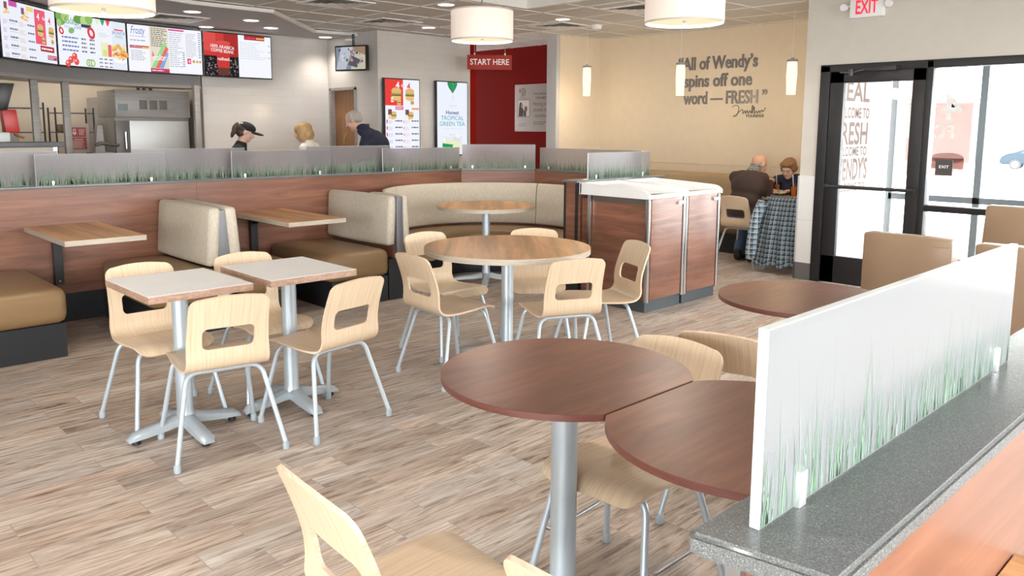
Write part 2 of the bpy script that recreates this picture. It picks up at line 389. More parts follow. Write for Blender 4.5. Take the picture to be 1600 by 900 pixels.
def tag(o, label, cat, group=None):
    o['label'] = label; o['category'] = cat
    if group: o['group'] = group
    return o
def struct(name, bm, m, parent=None, smooth=40, **k):
    o = obj(name, bm, m, parent, smooth=smooth, **k)
    if not parent: o['kind'] = 'structure'
    return o
def dup(root, loc, rz, label, group=None):
    r = root.copy(); COL.objects.link(r); r.location = loc; r.rotation_euler = (0, 0, rz); r['label'] = label
    if group: r['group'] = group
    for ch in list(root.children):
        c = ch.copy(); COL.objects.link(c); c.parent = r
        for g in list(ch.children):
            d = g.copy(); COL.objects.link(d); d.parent = c
    return r
NB = bmesh.new
def B(*boxes, bev=0, seg=2):
    bm = NB()
    for b in boxes: box(bm, *b[:6], bev=bev, seg=seg, mi=(b[6] if len(b) > 6 else 0))
    return bm

_TX = {}
def text_mesh(s, size=1.0, bold=0.0, shear=0.0, space=1.0):
    """flat lettering as triangles, left-bottom at the origin; returns (verts, faces, width)"""
    key = (s, bold, shear, space)
    if key not in _TX:
        c = bpy.data.curves.new('t', 'FONT'); c.body = s; c.size = 1; c.offset = bold; c.shear = shear; c.space_character = space
        c.resolution_u = 3; c.fill_mode = 'FRONT'
        o = bpy.data.objects.new('t', c); COL.objects.link(o); me = o.to_mesh()
        vs = [v.co.copy() for v in me.vertices]; fs = [tuple(p.vertices) for p in me.polygons]
        o.to_mesh_clear(); bpy.data.objects.remove(o); bpy.data.curves.remove(c)
        x0 = min((v.x for v in vs), default=0); x1 = max((v.x for v in vs), default=0)
        _TX[key] = ([(v.x-x0, v.y) for v in vs], fs, x1-x0)
    vs, fs, wd = _TX[key]
    return [(x*size, y*size) for x, y in vs], fs, wd*size

class Pic:
    """a flat picture or printed surface: coloured shapes in one mesh; local x right, z up, facing -y"""
    def __init__(self, emit=0.0, rough=.5, pre='print', trans=0):
        self.trans = trans; self.bm = NB(); self.mats = []; self.idx = {}; self.layer = 0; self.emit = emit; self.rough = rough; self.pre = pre
    def mi(self, c):
        c = tuple(round(x, 3) for x in c)
        if c not in self.idx:
            nm = '%s_%03d_%03d_%03d' % (self.pre, c[0]*255, c[1]*255, c[2]*255)
            self.idx[c] = len(self.mats)
            self.mats.append(emis(nm, c, self.emit) if self.emit else film(nm, c) if self.trans and c[0] < .41 else pm(nm, c, self.rough))
        return self.idx[c]
    def y(self): return -.0004*self.layer
    def poly(self, pts, c, up=True):
        if up: self.layer += .25
        f = self.bm.faces.new([self.bm.verts.new((x, self.y(), z)) for x, z in pts]); f.material_index = self.mi(c)
    def rect(self, x0, x1, z0, z1, c): self.poly([(x0, z0), (x1, z0), (x1, z1), (x0, z1)], c)
    def ell(self, cx, cz, rx, rz, c, n=20, a=0.0):
        ca, sa = math.cos(a), math.sin(a)
        self.poly([(cx+rx*math.cos(t)*ca-rz*math.sin(t)*sa, cz+rx*math.cos(t)*sa+rz*math.sin(t)*ca) for t in [2*PI*k/n for k in range(n)]], c)
    def text(self, s, x, z, size, c, width=None, align='l', bold=0.0, shear=0.0, mirror=False, a=0.0):
        if '.' in s and s.replace('.', '').replace(' ', '').isdigit():      # prices too small to read in the picture
            return self.lines(x, x+width, z, z+size*.72, 1, c, .8, .05)
        self.layer += .25
        vs, fs, wd = text_mesh(s, size, bold, shear)
        k = width/wd if width else 1.0
        off = {'l': 0, 'c': -.5, 'r': -1}[align]*wd*k
        ca, sa = math.cos(a), math.sin(a); bv = []
        for vx, vz in vs:
            px = vx*k+off
            if mirror: px = -px
            bv.append(self.bm.verts.new((x+px*ca-vz*sa, self.y(), z+px*sa+vz*ca)))
        m = self.mi(c)
        for f in fs:
            try: g = self.bm.faces.new([bv[i] for i in f]); g.material_index = m
            except ValueError: pass
    def lines(self, x0, x1, z0, z1, n, c, fill=.4, jag=.4):
        """rows of print too small to read"""
        self.layer += .25; h = (z1-z0)/n
        for k in range(n):
            z = z1-h*(k+.5); x = x0; e = x1-(x1-x0)*random.random()*jag
            while x < e:
                wd = h*random.uniform(.8, 2.2); x2 = min(e, x+wd)
                f = self.bm.faces.new([self.bm.verts.new((px, self.y(), pz)) for px, pz in ((x, z-h*fill/2), (x2, z-h*fill/2), (x2, z+h*fill/2), (x, z+h*fill/2))]); f.material_index = self.mi(c)
                x = x2+h*.35
    def done(self, name, parent=None, loc=(0, 0, 0), rz=0.0, rx=0.0):
        me = bpy.data.meshes.new(name); self.bm.normal_update()
        for f in self.bm.faces:
            if f.normal.y > 0: f.normal_flip()
        self.bm.to_mesh(me); self.bm.free()
        for m in self.mats: me.materials.append(m)
        o = bpy.data.objects.new(name, me); COL.objects.link(o); o.location = loc; o.rotation_euler = (rx, 0, rz)
        if parent: o.parent = parent
        return o

# ------------------------------------------------------------------ room shell
QX, QY = 9.0, 7.5          # quote wall plane, corner
SY = 10.12                 # service back wall
bm = NB(); box(bm, -5.2, 13, -5.2, 13.2, -.06, 0); struct('floor', bm, M['floor'])
# raised ceiling tray corner at (6.12, 6.13)
TX, TY = 6.12, 6.13
T0X, T0Y = 1.2, 2.2
CT = 3.05
soff = [(-5, 5.4), (3.4, 8.14), (4.25, 8.12), (5.5, 9.38), (6.1, 9.32), (6.1, 13.2), (-5, 13.2)]
bm = NB()
for x0, x1, y0, y1 in ((-5.2, T0X, -5.2, 13.2), (TX, 13, -5.2, 13.2), (T0X, TX, -5.2, T0Y), (T0X, TX, TY, 13.2)):
    box(bm, x0, x1, y0, y1, CEIL, CEIL+.45)
box(bm, T0X, TX, T0Y, TY, CT, CT+.15)
ceil = struct('ceiling', bm, M['ceil'])
bm = NB()                                                      # T-bar grid
k = 0
for i in range(-9, 21):
    x = i*.61+.36
    if x > 9 or x < -5: continue
    for y0, y1 in (((-5, T0Y), (TY, 9.6)) if T0X < x < TX else ((-5, 9.6),)): box(bm, x-.012, x+.012, y0, y1, CEIL-.006, CEIL+.001)
for j in range(-8, 16):
    y = j*.61+.12
    for x0, x1 in (((-5, T0X), (TX, 9.0)) if T0Y < y < TY else ((-5, 9.0),)): box(bm, x0, x1, y-.012, y+.012, CEIL-.006, CEIL+.001)
obj('ceiling_grid', bm, M['grid'], ceil)
bm = NB()
for a in (box,):
    a(bm, TX-.02, TX+.02, T0Y-.02, TY+.02, CEIL-.008, CEIL+.3); a(bm, T0X-.02, TX+.02, TY-.02, TY+.02, CEIL-.008, CEIL+.3)
    a(bm, T0X-.02, T0X+.02, T0Y-.02, TY+.02, CEIL-.008, CEIL+.3); a(bm, T0X-.02, TX+.02, T0Y-.02, T0Y+.02, CEIL-.008, CEIL+.3)
obj('tray_trim', bm, M['grid'], ceil)
bm = NB(); prism(bm, soff, CEIL-.035, CEIL-.01); sf = struct('ceiling_soffit', bm, M['soffit'])
bm = NB(); sweep(bm, [(-.02, CEIL-.045), (.02, CEIL-.045), (.02, CEIL-.008), (-.02, CEIL-.008)], soff[:5]); obj('soffit_edge', bm, M['grid'], sf)

# entrance wall (plane x = DX), storefront opening y -2.2 .. 3.56
FT = 2.10
bm = NB()
box(bm, DX, DX+.15, 3.56, 3.73, 0, CEIL); box(bm, DX, DX+.15, -5.2, 3.56, FT, CEIL); box(bm, DX, DX+.15, -5.2, -4.7, 0, FT)
we = struct('wall_entrance', bm, M['greywall'], smooth=0)
bm = B((DX-.012, DX, 3.56, 3.735, .17, 1.04), (DX-.012, DX+.15, 3.73, 3.742, .17, 1.04)); obj('tile_wainscot', bm, M['bigtile'], we)
bm = B((DX-.014, DX, 3.56, 3.737, 0, .17), (DX-.014, DX+.15, 3.73, 3.744, 0, .17)); struct('baseboard_entrance', bm, pm('grey_base', (.13, .125, .12), .5))
# dividing wall between vestibule and alcove, quote wall, corner wall
bm = B((DX+.15, 9.5, 3.64, 3.73, 0, CEIL)); struct('wall_vestibule', bm, pm('vestibule_white', (.86, .86, .85), .6), smooth=0)
bm = B((QX, QX+.15, 3.73, QY+.15, 0, CEIL)); wq = struct('wall_quote', bm, M['quote'], smooth=0)
bm = B((QX-.008, QX, 3.73, QY, 1.04, 1.055), bev=.003); obj('chair_rail', bm, M['quote'], wq)
bm = B((8.13, QX, QY, QY+.15, 0, CEIL)); struct('wall_corner', bm, M['quote'], smooth=0)
bm = B((8.06, 8.13, QY-.012, QY+.17, 0, CEIL), bev=.004); struct('trim_1', bm, M['trim'])
# corridor with the red wall
bm = B((8.95, 9.05, QY+.15, 13, 0, CEIL)); struct('wall_red', bm, M['red'], smooth=0)
# service walls
bm = B((4.3, 6.12, SY, SY+.12, 0, CEIL)); struct('wall_service', bm, M['tileY'], smooth=0)
bm = B((6.12, 6.24, 10.05, SY+.12, 0, CEIL), (6.12, 6.24, 9.0, 9.42, 0, CEIL), (6.12, 6.24, 9.42, 10.05, 2.03, CEIL)); struct('wall_service_side', bm, M['tileX'], smooth=0)
bm = B((6.12, 7.72, 8.88, 9.0, 0, CEIL)); struct('wall_screens', bm, M['tileY'], smooth=0)
bm = B((7.72, 7.84, 8.88, 13, 0, CEIL)); struct('wall_corridor', bm, M['red'], smooth=0)
# door leaf in the side opening
bm = B((6.17, 6.21, 9.44, 10.03, 0, 2.0), bev=.003)
d3 = struct('door_1', bm, wood('oak_door', [(.3, (.20, .085, .03)), (.7, (.34, .16, .062))], (30, 30, 2), 'Object', .4))
bm = B((6.105, 6.25, 9.40, 9.44, 0, 2.03), (6.105, 6.25, 10.03, 10.07, 0, 2.03), (6.105, 6.25, 9.40, 10.07, 2.0, 2.04)); obj('door_frame', bm, M['steel'], d3)
bm = NB(); tube(bm, [(6.16, 9.52, 1.0), (6.11, 9.52, 1.0), (6.11, 9.62, 1.0)], .01); obj('door_handle', bm, M['chrome'], d3)
# kitchen beyond the pass
bm = B((-5.2, 6.2, 11.9, 12.0, 0, CEIL)); struct('wall_kitchen', bm, M['kitchen'], smooth=0)
bm = B((4.32, 4.4, SY+.12, 11.9, 0, CEIL)); struct('wall_kitchen_side', bm, M['kitchen'], smooth=0)
# curved bulkhead carrying the menu boards
CH = [(5.219, 10.023), (4.27, 9.989), (3.328, 9.867), (2.485, 9.428), (1.835, 8.735)]
bk = [(5.3, SY), (4.27, SY-.02), (3.31, 9.98), (2.42, 9.53), (1.75, 8.82), (1.2, 8.1), (.75, 7.4)]
bm = NB(); sweep(bm, [(0, 2.0), (-.45, 2.0), (-.45, CEIL-.02), (0, CEIL-.02)], bk[1:]); bh = struct('wall_bulkhead', bm, M['bulk'])
bm = NB(); sweep(bm, [(.012, 1.965), (-.43, 1.965), (-.43, 2.0), (.012, 2.0)], bk[1:]); obj('header_steel', bm, M['steel'], bh)
# walls behind the camera and at the far left, each with its wide windows
bm = B((-5.2, -5.0, 2.0, 13, 0, CEIL), (-5.2, -5.0, -5.2, 2.0, 2.6, CEIL), (-5.2, -5.0, -5.2, 2.0, 0, .35), (-5.2, -5.0, -5.2, -4.4, .35, 2.6)); struct('wall_left', bm, M['greywall'], smooth=0)
bm = B((-5.2, -4.4, -5.2, -5.0, 0, CEIL), (7.2, 7.75, -5.2, -5.0, 0, CEIL), (-4.4, 7.2, -5.2, -5.0, 2.6, CEIL), (-4.4, 7.2, -5.2, -5.0, 0, .35)); struct('wall_back', bm, M['greywall'], smooth=0)
def mullions(name, horizontal, a0, a1, c, z0, z1, n):
    bm = NB(); d = .05
    def bx(u0, u1, za, zb):
        if horizontal: box(bm, u0, u1, c-d, c+d, za, zb)
        else: box(bm, c-d, c+d, u0, u1, za, zb)
    for k in range(n+1):
        u = a0+(a1-a0)*k/n; bx(u-.03, u+.03, z0, z1)
    bx(a0, a1, z0, z0+.05); bx(a0, a1, z1-.05, z1)
    f = struct(name, bm, M['frameblk'])
    bm = NB()
    if horizontal: box(bm, a0, a1, c-.005, c+.005, z0, z1)
    else: box(bm, c-.005, c+.005, a0, a1, z0, z1)
    obj('window_glass', bm, M['glass'], f, smooth=0)
mullions('window_1', True, -4.4, 7.2, -5.1, .35, 2.6, 7)
mullions('window_2', False, -4.4, 2.0, -5.1, .35, 2.6, 4)

# storefront: door and sidelights in the plane x = DX
FB = M['frameblk']
bm = NB(); x0, x1 = DX-.02, DX+.10
box(bm, x0, x1, -4.7, 3.565, FT-.06, FT+.01, bev=.004)                                   # head
box(bm, x0, x1, 3.47, 3.565, 0, FT, bev=.004)                                            # hinge jamb
box(bm, x0, x1, 2.545, 2.60, 0, FT, bev=.004)                                            # post beside the door
sfm = struct('window_3', bm, FB)
bm = NB()
for y in (1.02, -.55, -2.1, -3.5): box(bm, x0, x1, y-.03, y+.03, 0, FT, bev=.004)
box(bm, x0, x1, -4.7, 2.55, .775, .83, bev=.004); box(bm, x0, x1, -4.7, 2.55, .05, .13, bev=.004); box(bm, x0, x1, -4.7, -4.65, 0, FT)
obj('mullion', bm, FB, sfm)
bm = B((DX+.03, DX+.038, -4.7, 2.55, .1, FT-.05)); obj('window_glass', bm, M['glass'], sfm, smooth=0)
dl = bpy.data.objects.new('door_2', None); COL.objects.link(dl); dl['kind'] = 'structure'; dl.location = (DX, 3.47, 0)
bm = NB()
def dbox(y0, y1, z0, z1, xa=-.01, xb=.045): box(bm, xa, xb, y0-3.47, y1-3.47, z0, z1, bev=.003)
dbox(3.335, 3.465, .01, 2.04); dbox(2.605, 2.715, .01, 2.04); dbox(2.605, 3.465, 1.935, 2.04); dbox(2.605, 3.465, .01, .275)
obj('door_stile', bm, FB, dl)
bm = NB(); box(bm, .015, .023, 2.70-3.47, 3.35-3.47, .26, 1.95); obj('door_glass', bm, M['glass'], dl, smooth=0)
bm = NB(); tube(bm, [(-.07, -.04, .955), (-.07, -.845, .955)], .017); box(bm, -.075, 0, -.06, -.02, .935, .975); box(bm, -.075, 0, -.86, -.82, .935, .975); obj('push_bar', bm, M['blackmetal'], dl)
bm = NB(); box(bm, -.06, -.012, -.62, -.32, 2.03, 2.075, bev=.008); tube(bm, [(-.05, -.33, 2.05), (-.16, -.26, 2.02), (-.06, -.12, 2.03)], .011); tube(bm, [(-.16, -.26, 1.99), (-.16, -.26, 2.05)], .02)
obj('door_closer', bm, M['blackmetal'], dl)

# vestibule glazing and outdoors
bm = NB(); X9 = 9.6
for y in (3.62, 2.70, 1.5): box(bm, X9, X9+.06, y-.035, y+.035, 0, 2.4)
box(bm, X9, X9+.06, .2, 3.62, .70, .77); box(bm, X9, X9+.06, .2, 3.62, 0, .08); box(bm, X9, X9+.06, .2, 3.62, 2.33, 2.4); box(bm, X9, X9+.06, .2, .27, 0, 2.4)
v = struct('window_4', bm, pm('grey_mullion', (.20, .23, .26), .4))
bm = B((X9+.02, X9+.026, .25, 3.6, .05, 2.35)); obj('window_glass', bm, M['glass'], v, smooth=0)
bm = B((DX+.15, X9+.1, .2, 3.73, 2.45, 2.55)); struct('ceiling_vestibule', bm, M['whitep'])
bm = B((-40, -5.2, -50, 50, -.08, -.02), (-5.2, 9.7, -50, -5.2, -.08, -.02), (9.7, 11, -50, 50, -.08, -.02))
q = [(11, -.08), (11, -.02), (110, -1.95), (110, -2.1)]; aa = [bm.verts.new((x, -60, z)) for x, z in q]; bb = [bm.verts.new((x, 70, z)) for x, z in q]
bm.faces.new(aa); bm.faces.new(bb[::-1]); [bm.faces.new((aa[k], aa[(k+1) % 4], bb[(k+1) % 4], bb[k])) for k in range(4)]
struct('ground_outside', bm, pm('snowy_paving', (.85, .87, .9), .8), smooth=0)
p = Pic(0, .5, 'poster', trans=.75)
p.rect(0, .72, 0, 1.16, (.30, .19, .175)); p.text('4', .14, .42, .52, (.9, .88, .87), mirror=True, align='c', bold=.02); p.text('FOR', .36, .42, .20, (.9, .88, .87), mirror=True, align='c', bold=.02)
p.text('4', .52, .62, .40, (.9, .88, .87), mirror=True, align='c', bold=.02)
p.ell(.5, .2, .17, .06, (.40, .35, .33)); p.rect(.33, .67, .08, .2, (.36, .26, .24))
o = p.done('window_poster', None, (X9+.015, 3.52, .99), R(-90)); tag(o, 'faded red window poster on the outer vestibule glass, seen from behind', 'poster')
p = Pic(0, .6, 'letters'); c = (.27, .20, .18)
for s, z, h, wd in (('REAL', 1.80, .21, .80), ('WELCOME TO', 1.62, .115, .82), ('FRESH', 1.345, .24, .80), ('WELCOME TO', 1.22, .10, .80), ('WENDY\'S', .965, .235, .84), ('WELCOME TO', .84, .09, .80)):
    p.text(s, 8.15, z, h*1.36, c, width=wd, bold=.02)
o = p.done('wall_lettering', None, (0, 3.639, 0)); tag(o, 'brown welcome lettering on white vestibule side wall seen through door glass', 'lettering')

# ------------------------------------------------------------------ half walls
def halfwall(name, a, b, th, z=1.03, posts=True):
    """a -> b is the face towards the dining room; body lies to the left of a->b"""
    d = Vector((b[0]-a[0], b[1]-a[1])); L = d.length; ang = math.atan2(d.y, d.x)
    o = bpy.data.objects.new(name, None); COL.objects.link(o); o['kind'] = 'structure'; o.location = (a[0], a[1], 0); o.rotation_euler = (0, 0, ang)
    obj('laminate_panel', B((0, L, 0, th, .22, z)), M['cherry'], o, smooth=0)
    obj('kickboard', B((0, L, .004, th-.004, 0, .22)), M['black'], o, smooth=0)
    return o, L
wb, L = halfwall('wall_booth', (-2.6, 6.68), (5.68, 6.68), .12)
obj('ledge', B((-.0, L+.06, -.012, .132, 1.03, 1.05), bev=.003), M['granite'], wb)
bm = NB()
for x in (.75+2.6, 2.75+2.6, 4.75+2.6): box(bm, x-.0015, x+.0015, -.001, .002, .22, 1.03)
obj('panel_seam', bm, M['mahog'], wb, smooth=0)
wd, L = halfwall('wall_booth_diagonal', (5.68, 6.68), (6.30, 6.16), .12)
obj('ledge', B((-.02, L+.02, -.012, .132, 1.03, 1.05), bev=.003), M['granite'], wd)
wv, L = halfwall('wall_booth_end', (6.30, 6.16), (6.30, 4.66), .12)
obj('ledge', B((-.02, L, -.012, .132, 1.03, 1.05), bev=.003), M['granite'], wv)
wl, L = halfwall('wall_bin_ledge', (5.17, 4.545), (6.42, 4.545), .14)
obj('ledge', B((-.02, L+.02, -.016, .16, 1.03, 1.05), bev=.003), M['granite'], wl)
obj('corner_strip', B((-.006, .014, -.006, .014, 0, 1.03), (-.006, .014, .126, .146, 0, 1.03)), M['blackmetal'], wl, smooth=0)

# near half wall with its thick granite cap
wn, L = halfwall('wall_near', (.80, .335), (3.5, .335), .11, z=1.025)
obj('corner_strip', B((-.012, .012, .098, .118, 0, 1.025), (-.012, .012, -.008, .012, 0, 1.025)), M['alum'], wn, smooth=0)
bm = NB(); prism(bm, [(.76, .305), (3.5, .305), (3.5, .470), (.735, .470), (.727, .462), (.752, .31)], 0, .028)
bmesh.ops.bevel(bm, geom=[e for e in bm.edges if abs(e.verts[0].co.z-e.verts[1].co.z) < 1e-5], offset=.006, segments=3, affect='EDGES')
cap = obj('granite_cap', bm, M['granite'], None, (0, 0, 1.024)); tag(cap, 'speckled grey granite cap along the near half wall, bottom right', 'ledge')

# ------------------------------------------------------------------ frosted glass panels with printed grass
GREENS = [pm('grass_print_a', (.10, .20, .13), .5), pm('grass_print_b', (.17, .29, .20), .5), pm('grass_print_c', (.15, .21, .10), .5), pm('grass_print_d', (.26, .36, .27), .5)]
NEARG = [pm('grass_soft_a', (.15, .27, .18), .6, spec=.2), pm('grass_soft_b', (.22, .34, .25), .6, spec=.2), pm('grass_soft_c', (.18, .29, .18), .6, spec=.2), pm('grass_soft_d', (.28, .40, .32), .6, spec=.2)]
def blades(bm, L, h, y, n, rng, mats, tallest=.85, wk=1.0):
    for k in range(n):
        x = rng.uniform(.004, L-.004); tall = rng.random()
        hh = h*(rng.uniform(.14, .42) if tall < .70 else rng.uniform(.35, .62) if tall < .95 else rng.uniform(.55, tallest))
        lean = rng.gauss(0, .10)*hh+rng.choice((-1, 1))*.01; wd = wk*(rng.uniform(.0012, .0030) if tall < .72 else rng.uniform(.001, .0022))
        rows = []
        for i in range(6):
            t = i/5; cx = min(L-.004, max(.004, x+lean*t*t)); ww = wd*(1-t*.92)
            rows.append((bm.verts.new((cx-ww, y, hh*t+.003)), bm.verts.new((cx+ww, y, hh*t+.003))))
        m = rng.choice(mats)
        for a, b in zip(rows, rows[1:]):
            f = bm.faces.new((a[0], a[1], b[1], b[0])); f.material_index = m
def glass_panel(a, b, z0, h, label, th=.010, n=420, clips=(.12, .88), mat='frost', grp='frosted grass panels on the half walls', seed=1, cliph=.035):
    d = Vector((b[0]-a[0], b[1]-a[1])); L = d.length; ang = math.atan2(d.y, d.x)
    t = thing('glass_panel', label, 'glass panel', (a[0], a[1], z0), ang, grp)
    bm = NB(); box(bm, 0, L, -th/2, th/2, 0, h, bev=.0012, seg=1)
    for f in bm.faces:
        if abs(f.normal.x) > .5 or abs(f.normal.z) > .5: f.material_index = 5
    bm.normal_update()
    for f in bm.faces:
        if abs(f.normal.x) > .5 or abs(f.normal.z) > .5: f.material_index = 5
    rng = random.Random(seed)
    wk = 1.0 if mat == 'frost' else .55
    blades(bm, L, h, -th/2-.0006, n, rng, (1, 2, 3, 4), wk=wk); blades(bm, L, h, th/2+.0006, n//3 if mat == 'frost' else n//8, rng, (2, 4), wk=wk)
    obj('frosted_pane', bm, [M[mat]]+(NEARG if mat == 'frostnear' else GREENS)+[M['gedge']], t, smooth=0)
    for c in clips:
        bm = NB(); box(bm, c*L-.009, c*L+.009, -th/2-.007, th/2+.007, 0, cliph, bev=.002); obj('clip', bm, M['clip'], t)
    return t
GH = .235
glass_panel((.55, 6.79), (1.74, 6.79), 1.05, .255, 'frosted grass panel at the far left, rear row behind the counter end', clips=(), seed=11)
glass_panel((1.56, 6.695), (2.50, 6.695), 1.05, GH, 'frosted grass panel above the first wall table, front row', seed=12)
glass_panel((2.28, 6.79), (3.24, 6.79), 1.05, .26, 'frosted grass panel in the rear row below the black-capped worker', clips=(), seed=13)
glass_panel((3.07, 6.695), (4.05, 6.695), 1.05, GH, 'frosted grass panel below the blond woman, front row', seed=14)
glass_panel((3.85, 6.79), (4.80, 6.79), 1.05, .262, 'frosted grass panel in the rear row below the man in navy', clips=(), seed=15)
glass_panel((4.65, 6.695), (5.66, 6.695), 1.05, GH, 'frosted grass panel below the upright menu screens', seed=16)
glass_panel((5.70, 6.69), (6.32, 6.175), 1.05, .265, 'short frosted grass panel on the slanted corner behind the curved booth', seed=17, n=300, clips=(.14, .86))
glass_panel((6.32, 6.10), (6.32, 4.72), 1.05, GH, 'frosted grass panel running from booth corner to behind the bin panel', seed=18, n=460, clips=(.1, .9))
glass_panel((5.37, 4.60), (6.27, 4.60), 1.05, .232, 'bright frosted grass panel standing behind the waste bins', seed=19, n=420)
glass_panel((.786, .418), (1.748, .418), 1.052, .232, 'large frosted grass panel on the near granite cap', th=.013, mat='frostnear', seed=20, n=230, clips=(.095, .905), cliph=.045)

# ------------------------------------------------------------------ chairs
def shell_bm(seat, th=.011):
    dz = seat-.44
    prof = bez([(0, a, b) for a, b in ((-.305, .765+dz), (-.268, .68+dz), (-.236, .59+dz), (-.226, .525+dz), (-.226, .475+dz), (-.206, .44+dz), (-.165, .424+dz), (-.09, .422+dz), (.0, .428+dz), (.10, .436+dz), (.155, .434+dz), (.19, .420+dz), (.208, .398+dz))], 6)
    acc = [0.0]
    for a, b in zip(prof, prof[1:]): acc.append(acc[-1]+(b-a).length)
    T = acc[-1]
    def hw(s):
        t = s/T
        return .171+.012*min(1, t/.45)+(.012*math.sin(PI*min(1, max(0, (t-.45)/.55))))
    N = 40; out = []
    rc, rf = .045, .06
    for k in range(N+1):                       # right side, top to front
        s = rc+(T-rc-rf)*k/N; out.append((hw(s), s))
    for k in range(1, 9):
        a = R(90*k/8); out.append((hw(T-rf)-rf+rf*math.cos(a), T-rf+rf*math.sin(a)))
    out2 = []
    for k in range(8, -1, -1):
        a = R(90*k/8); out2.append((hw(rc)-rc+rc*math.cos(a), rc-rc*math.sin(a)))
    top = []
    xr = hw(rc)-rc
    right = out
    crown = [(x, -.012*(1-(x/xr)**2)) for x in [xr*(1-2*k/12) for k in range(1, 12)]]   # slight arch of the top edge
    rightc = [(hw(rc)-rc+rc*math.cos(R(a)), rc-rc*math.sin(R(a))) for a in range(90, 0, -11)]
    poly = right+[(-x, s) for x, s in reversed(right)]+[(-x, s) for x, s in reversed(rightc)]+[(-x, s) for x, s in crown]+rightc
    # de-duplicate
    pp = []
    for q in poly:
        if not pp or (abs(q[0]-pp[-1][0])+abs(q[1]-pp[-1][1])) > 1e-4: pp.append(q)
    hole = rrect(-.113, .113, .150, .252, .026, 5)
    bm = NB()
    def loop(pts):
        vs = [bm.verts.new((x, s, 0)) for x, s in pts]
        return [bm.edges.new((vs[i], vs[(i+1) % len(vs)])) for i in range(len(vs))]
    es = loop(pp)+loop(hole)
    bmesh.ops.triangle_fill(bm, use_beauty=True, use_dissolve=False, edges=es)
    for k in range(1, 48):
        s = T*k/48
        bmesh.ops.bisect_plane(bm, geom=bm.verts[:]+bm.edges[:]+bm.faces[:], plane_co=(0, s, 0), plane_no=(0, 1, 0), dist=1e-5)
    for x in (-.12, -.06, 0, .06, .12):
        bmesh.ops.bisect_plane(bm, geom=bm.verts[:]+bm.edges[:]+bm.faces[:], plane_co=(x, 0, 0), plane_no=(1, 0, 0), dist=1e-5)
    def at(s):
        if s <= 0: d = (prof[1]-prof[0]).normalized(); return prof[0]+d*s, d
        for i in range(len(acc)-1):
            if s <= acc[i+1] or i == len(acc)-2:
                u = (s-acc[i])/(acc[i+1]-acc[i]); d = (prof[i+1]-prof[i]).normalized()
                return prof[i].lerp(prof[i+1], u), d
    flat = {v: (v.co.x, v.co.y) for v in bm.verts}
    res = NB(); uv = res.loops.layers.uv.new('UVMap')
    A, Bv = {}, {}
    for v, (x, s) in flat.items():
        p, d = at(s); n = Vector((0, -d.z, d.y))          # points up / forward
        bow = .012*(x/.18)**2*max(0, 1-s/(T*.5))
        up = p+n*(th/2)+Vector((x, bow, 0)); lo = p-n*(th/2)+Vector((x, bow, 0))
        A[v] = res.verts.new(up); Bv[v] = res.verts.new(lo)
    def face(vs, uvs, mi):
        f = res.faces.new(vs); f.material_index = mi
        for l, q in zip(f.loops, uvs): l[uv].uv = q
    for f in bm.faces:
        vs = list(f.verts); uvs = [flat[v] for v in vs]
        face([A[v] for v in vs], uvs, 0); face([Bv[v] for v in reversed(vs)], [flat[v] for v in reversed(vs)], 0)
    for e in bm.edges:
        if len(e.link_faces) == 1:
            a, b = e.verts; face([A[a], A[b], Bv[b], Bv[a]], [flat[a], flat[b], flat[b], flat[a]], 1)
    bm.free()
    return res
def leg_bm(sx, front, seat):
    zt = seat-.031 if front else seat-.034
    yt = .125 if front else -.135; yf = .215 if front else -.235; xf = .222 if front else .24
    pts = fillet([(0, yt, zt), (sx*.165, yt, zt), (sx*xf, yf, .03)], .055, 7)
    bm = NB(); tube(bm, pts, .0115, 10); return bm
def make_chair(name, label, cat, loc, ang, seat=.44, rails=False, group=None):
    t = thing(name, label, cat, loc, ang, group)
    obj('seat_shell', shell_bm(seat), [M['ply'], M['plyedge']], t, smooth=50)
    for fr in (False, True):
        for sx in (-1, 1):
            l = obj('leg', leg_bm(sx, fr, seat), M['silver'], t)
            yf = .215 if fr else -.235; xf = .222 if fr else .24
            bm = NB(); lathe(bm, [(.013, 0), (.0165, .004), (.0155, .036), (.012, .04)], 12, sx*xf, yf*1.0); obj('foot_cap', bm, M['cap'], l)
    if rails:
        for sx in (-1, 1):
            zr = .20; f = 1-zr/seat*1.0
            xa = .165+(.24-.165)*f; ya = -.135+(-.235+.135)*f; xb = .165+(.222-.165)*f; yb = .125+(.215-.125)*f
            bm = NB(); tube(bm, fillet([(sx*xa, ya, zr+.035), (sx*(xa-.004), ya+.05, zr), (sx*(xb-.004), yb-.05, zr), (sx*xb, yb, zr+.035)], .03, 5), .0065, 8)
            obj('footrest', bm, M['alum'], t)
    return t
def ang(fx, fy): return math.atan2(fy, fx)-PI/2
chair0 = make_chair('dining_chair', 'bent plywood chair behind the left white table, facing the camera', 'chair', (1.47, 4.08, 0), ang(0, -1), group='plywood chairs')
def ch(x, y, fx, fy, label): return dup(chair0, (x, y, 0), ang(fx, fy), label, 'plywood chairs')
ch(1.525, 3.57, .17, .985, 'bent plywood chair in front of the left white table, its back to us')
ch(2.03, 4.06, -.02, -1, 'bent plywood chair behind the right white table, half hidden by it')
ch(2.05, 3.52, -.17, .985, 'bent plywood chair in front of the right white table, back turned')
ch(3.03, 3.66, 1, -.05, 'bent plywood chair left of the big round oak table, seen from its side')
ch(3.36, 4.08, -.06, -1, 'bent plywood chair behind the round oak table beside the metal-edged booth divider')
ch(3.90, 3.79, -.67, -.745, 'bent plywood chair mostly hidden behind the round oak table, near curved booth')
ch(3.455, 3.175, .42, .91, 'bent plywood chair in front of the round oak table, back to us')
ch(3.865, 3.22, -.91, .41, 'bent plywood chair between the round oak table and the waste bins')
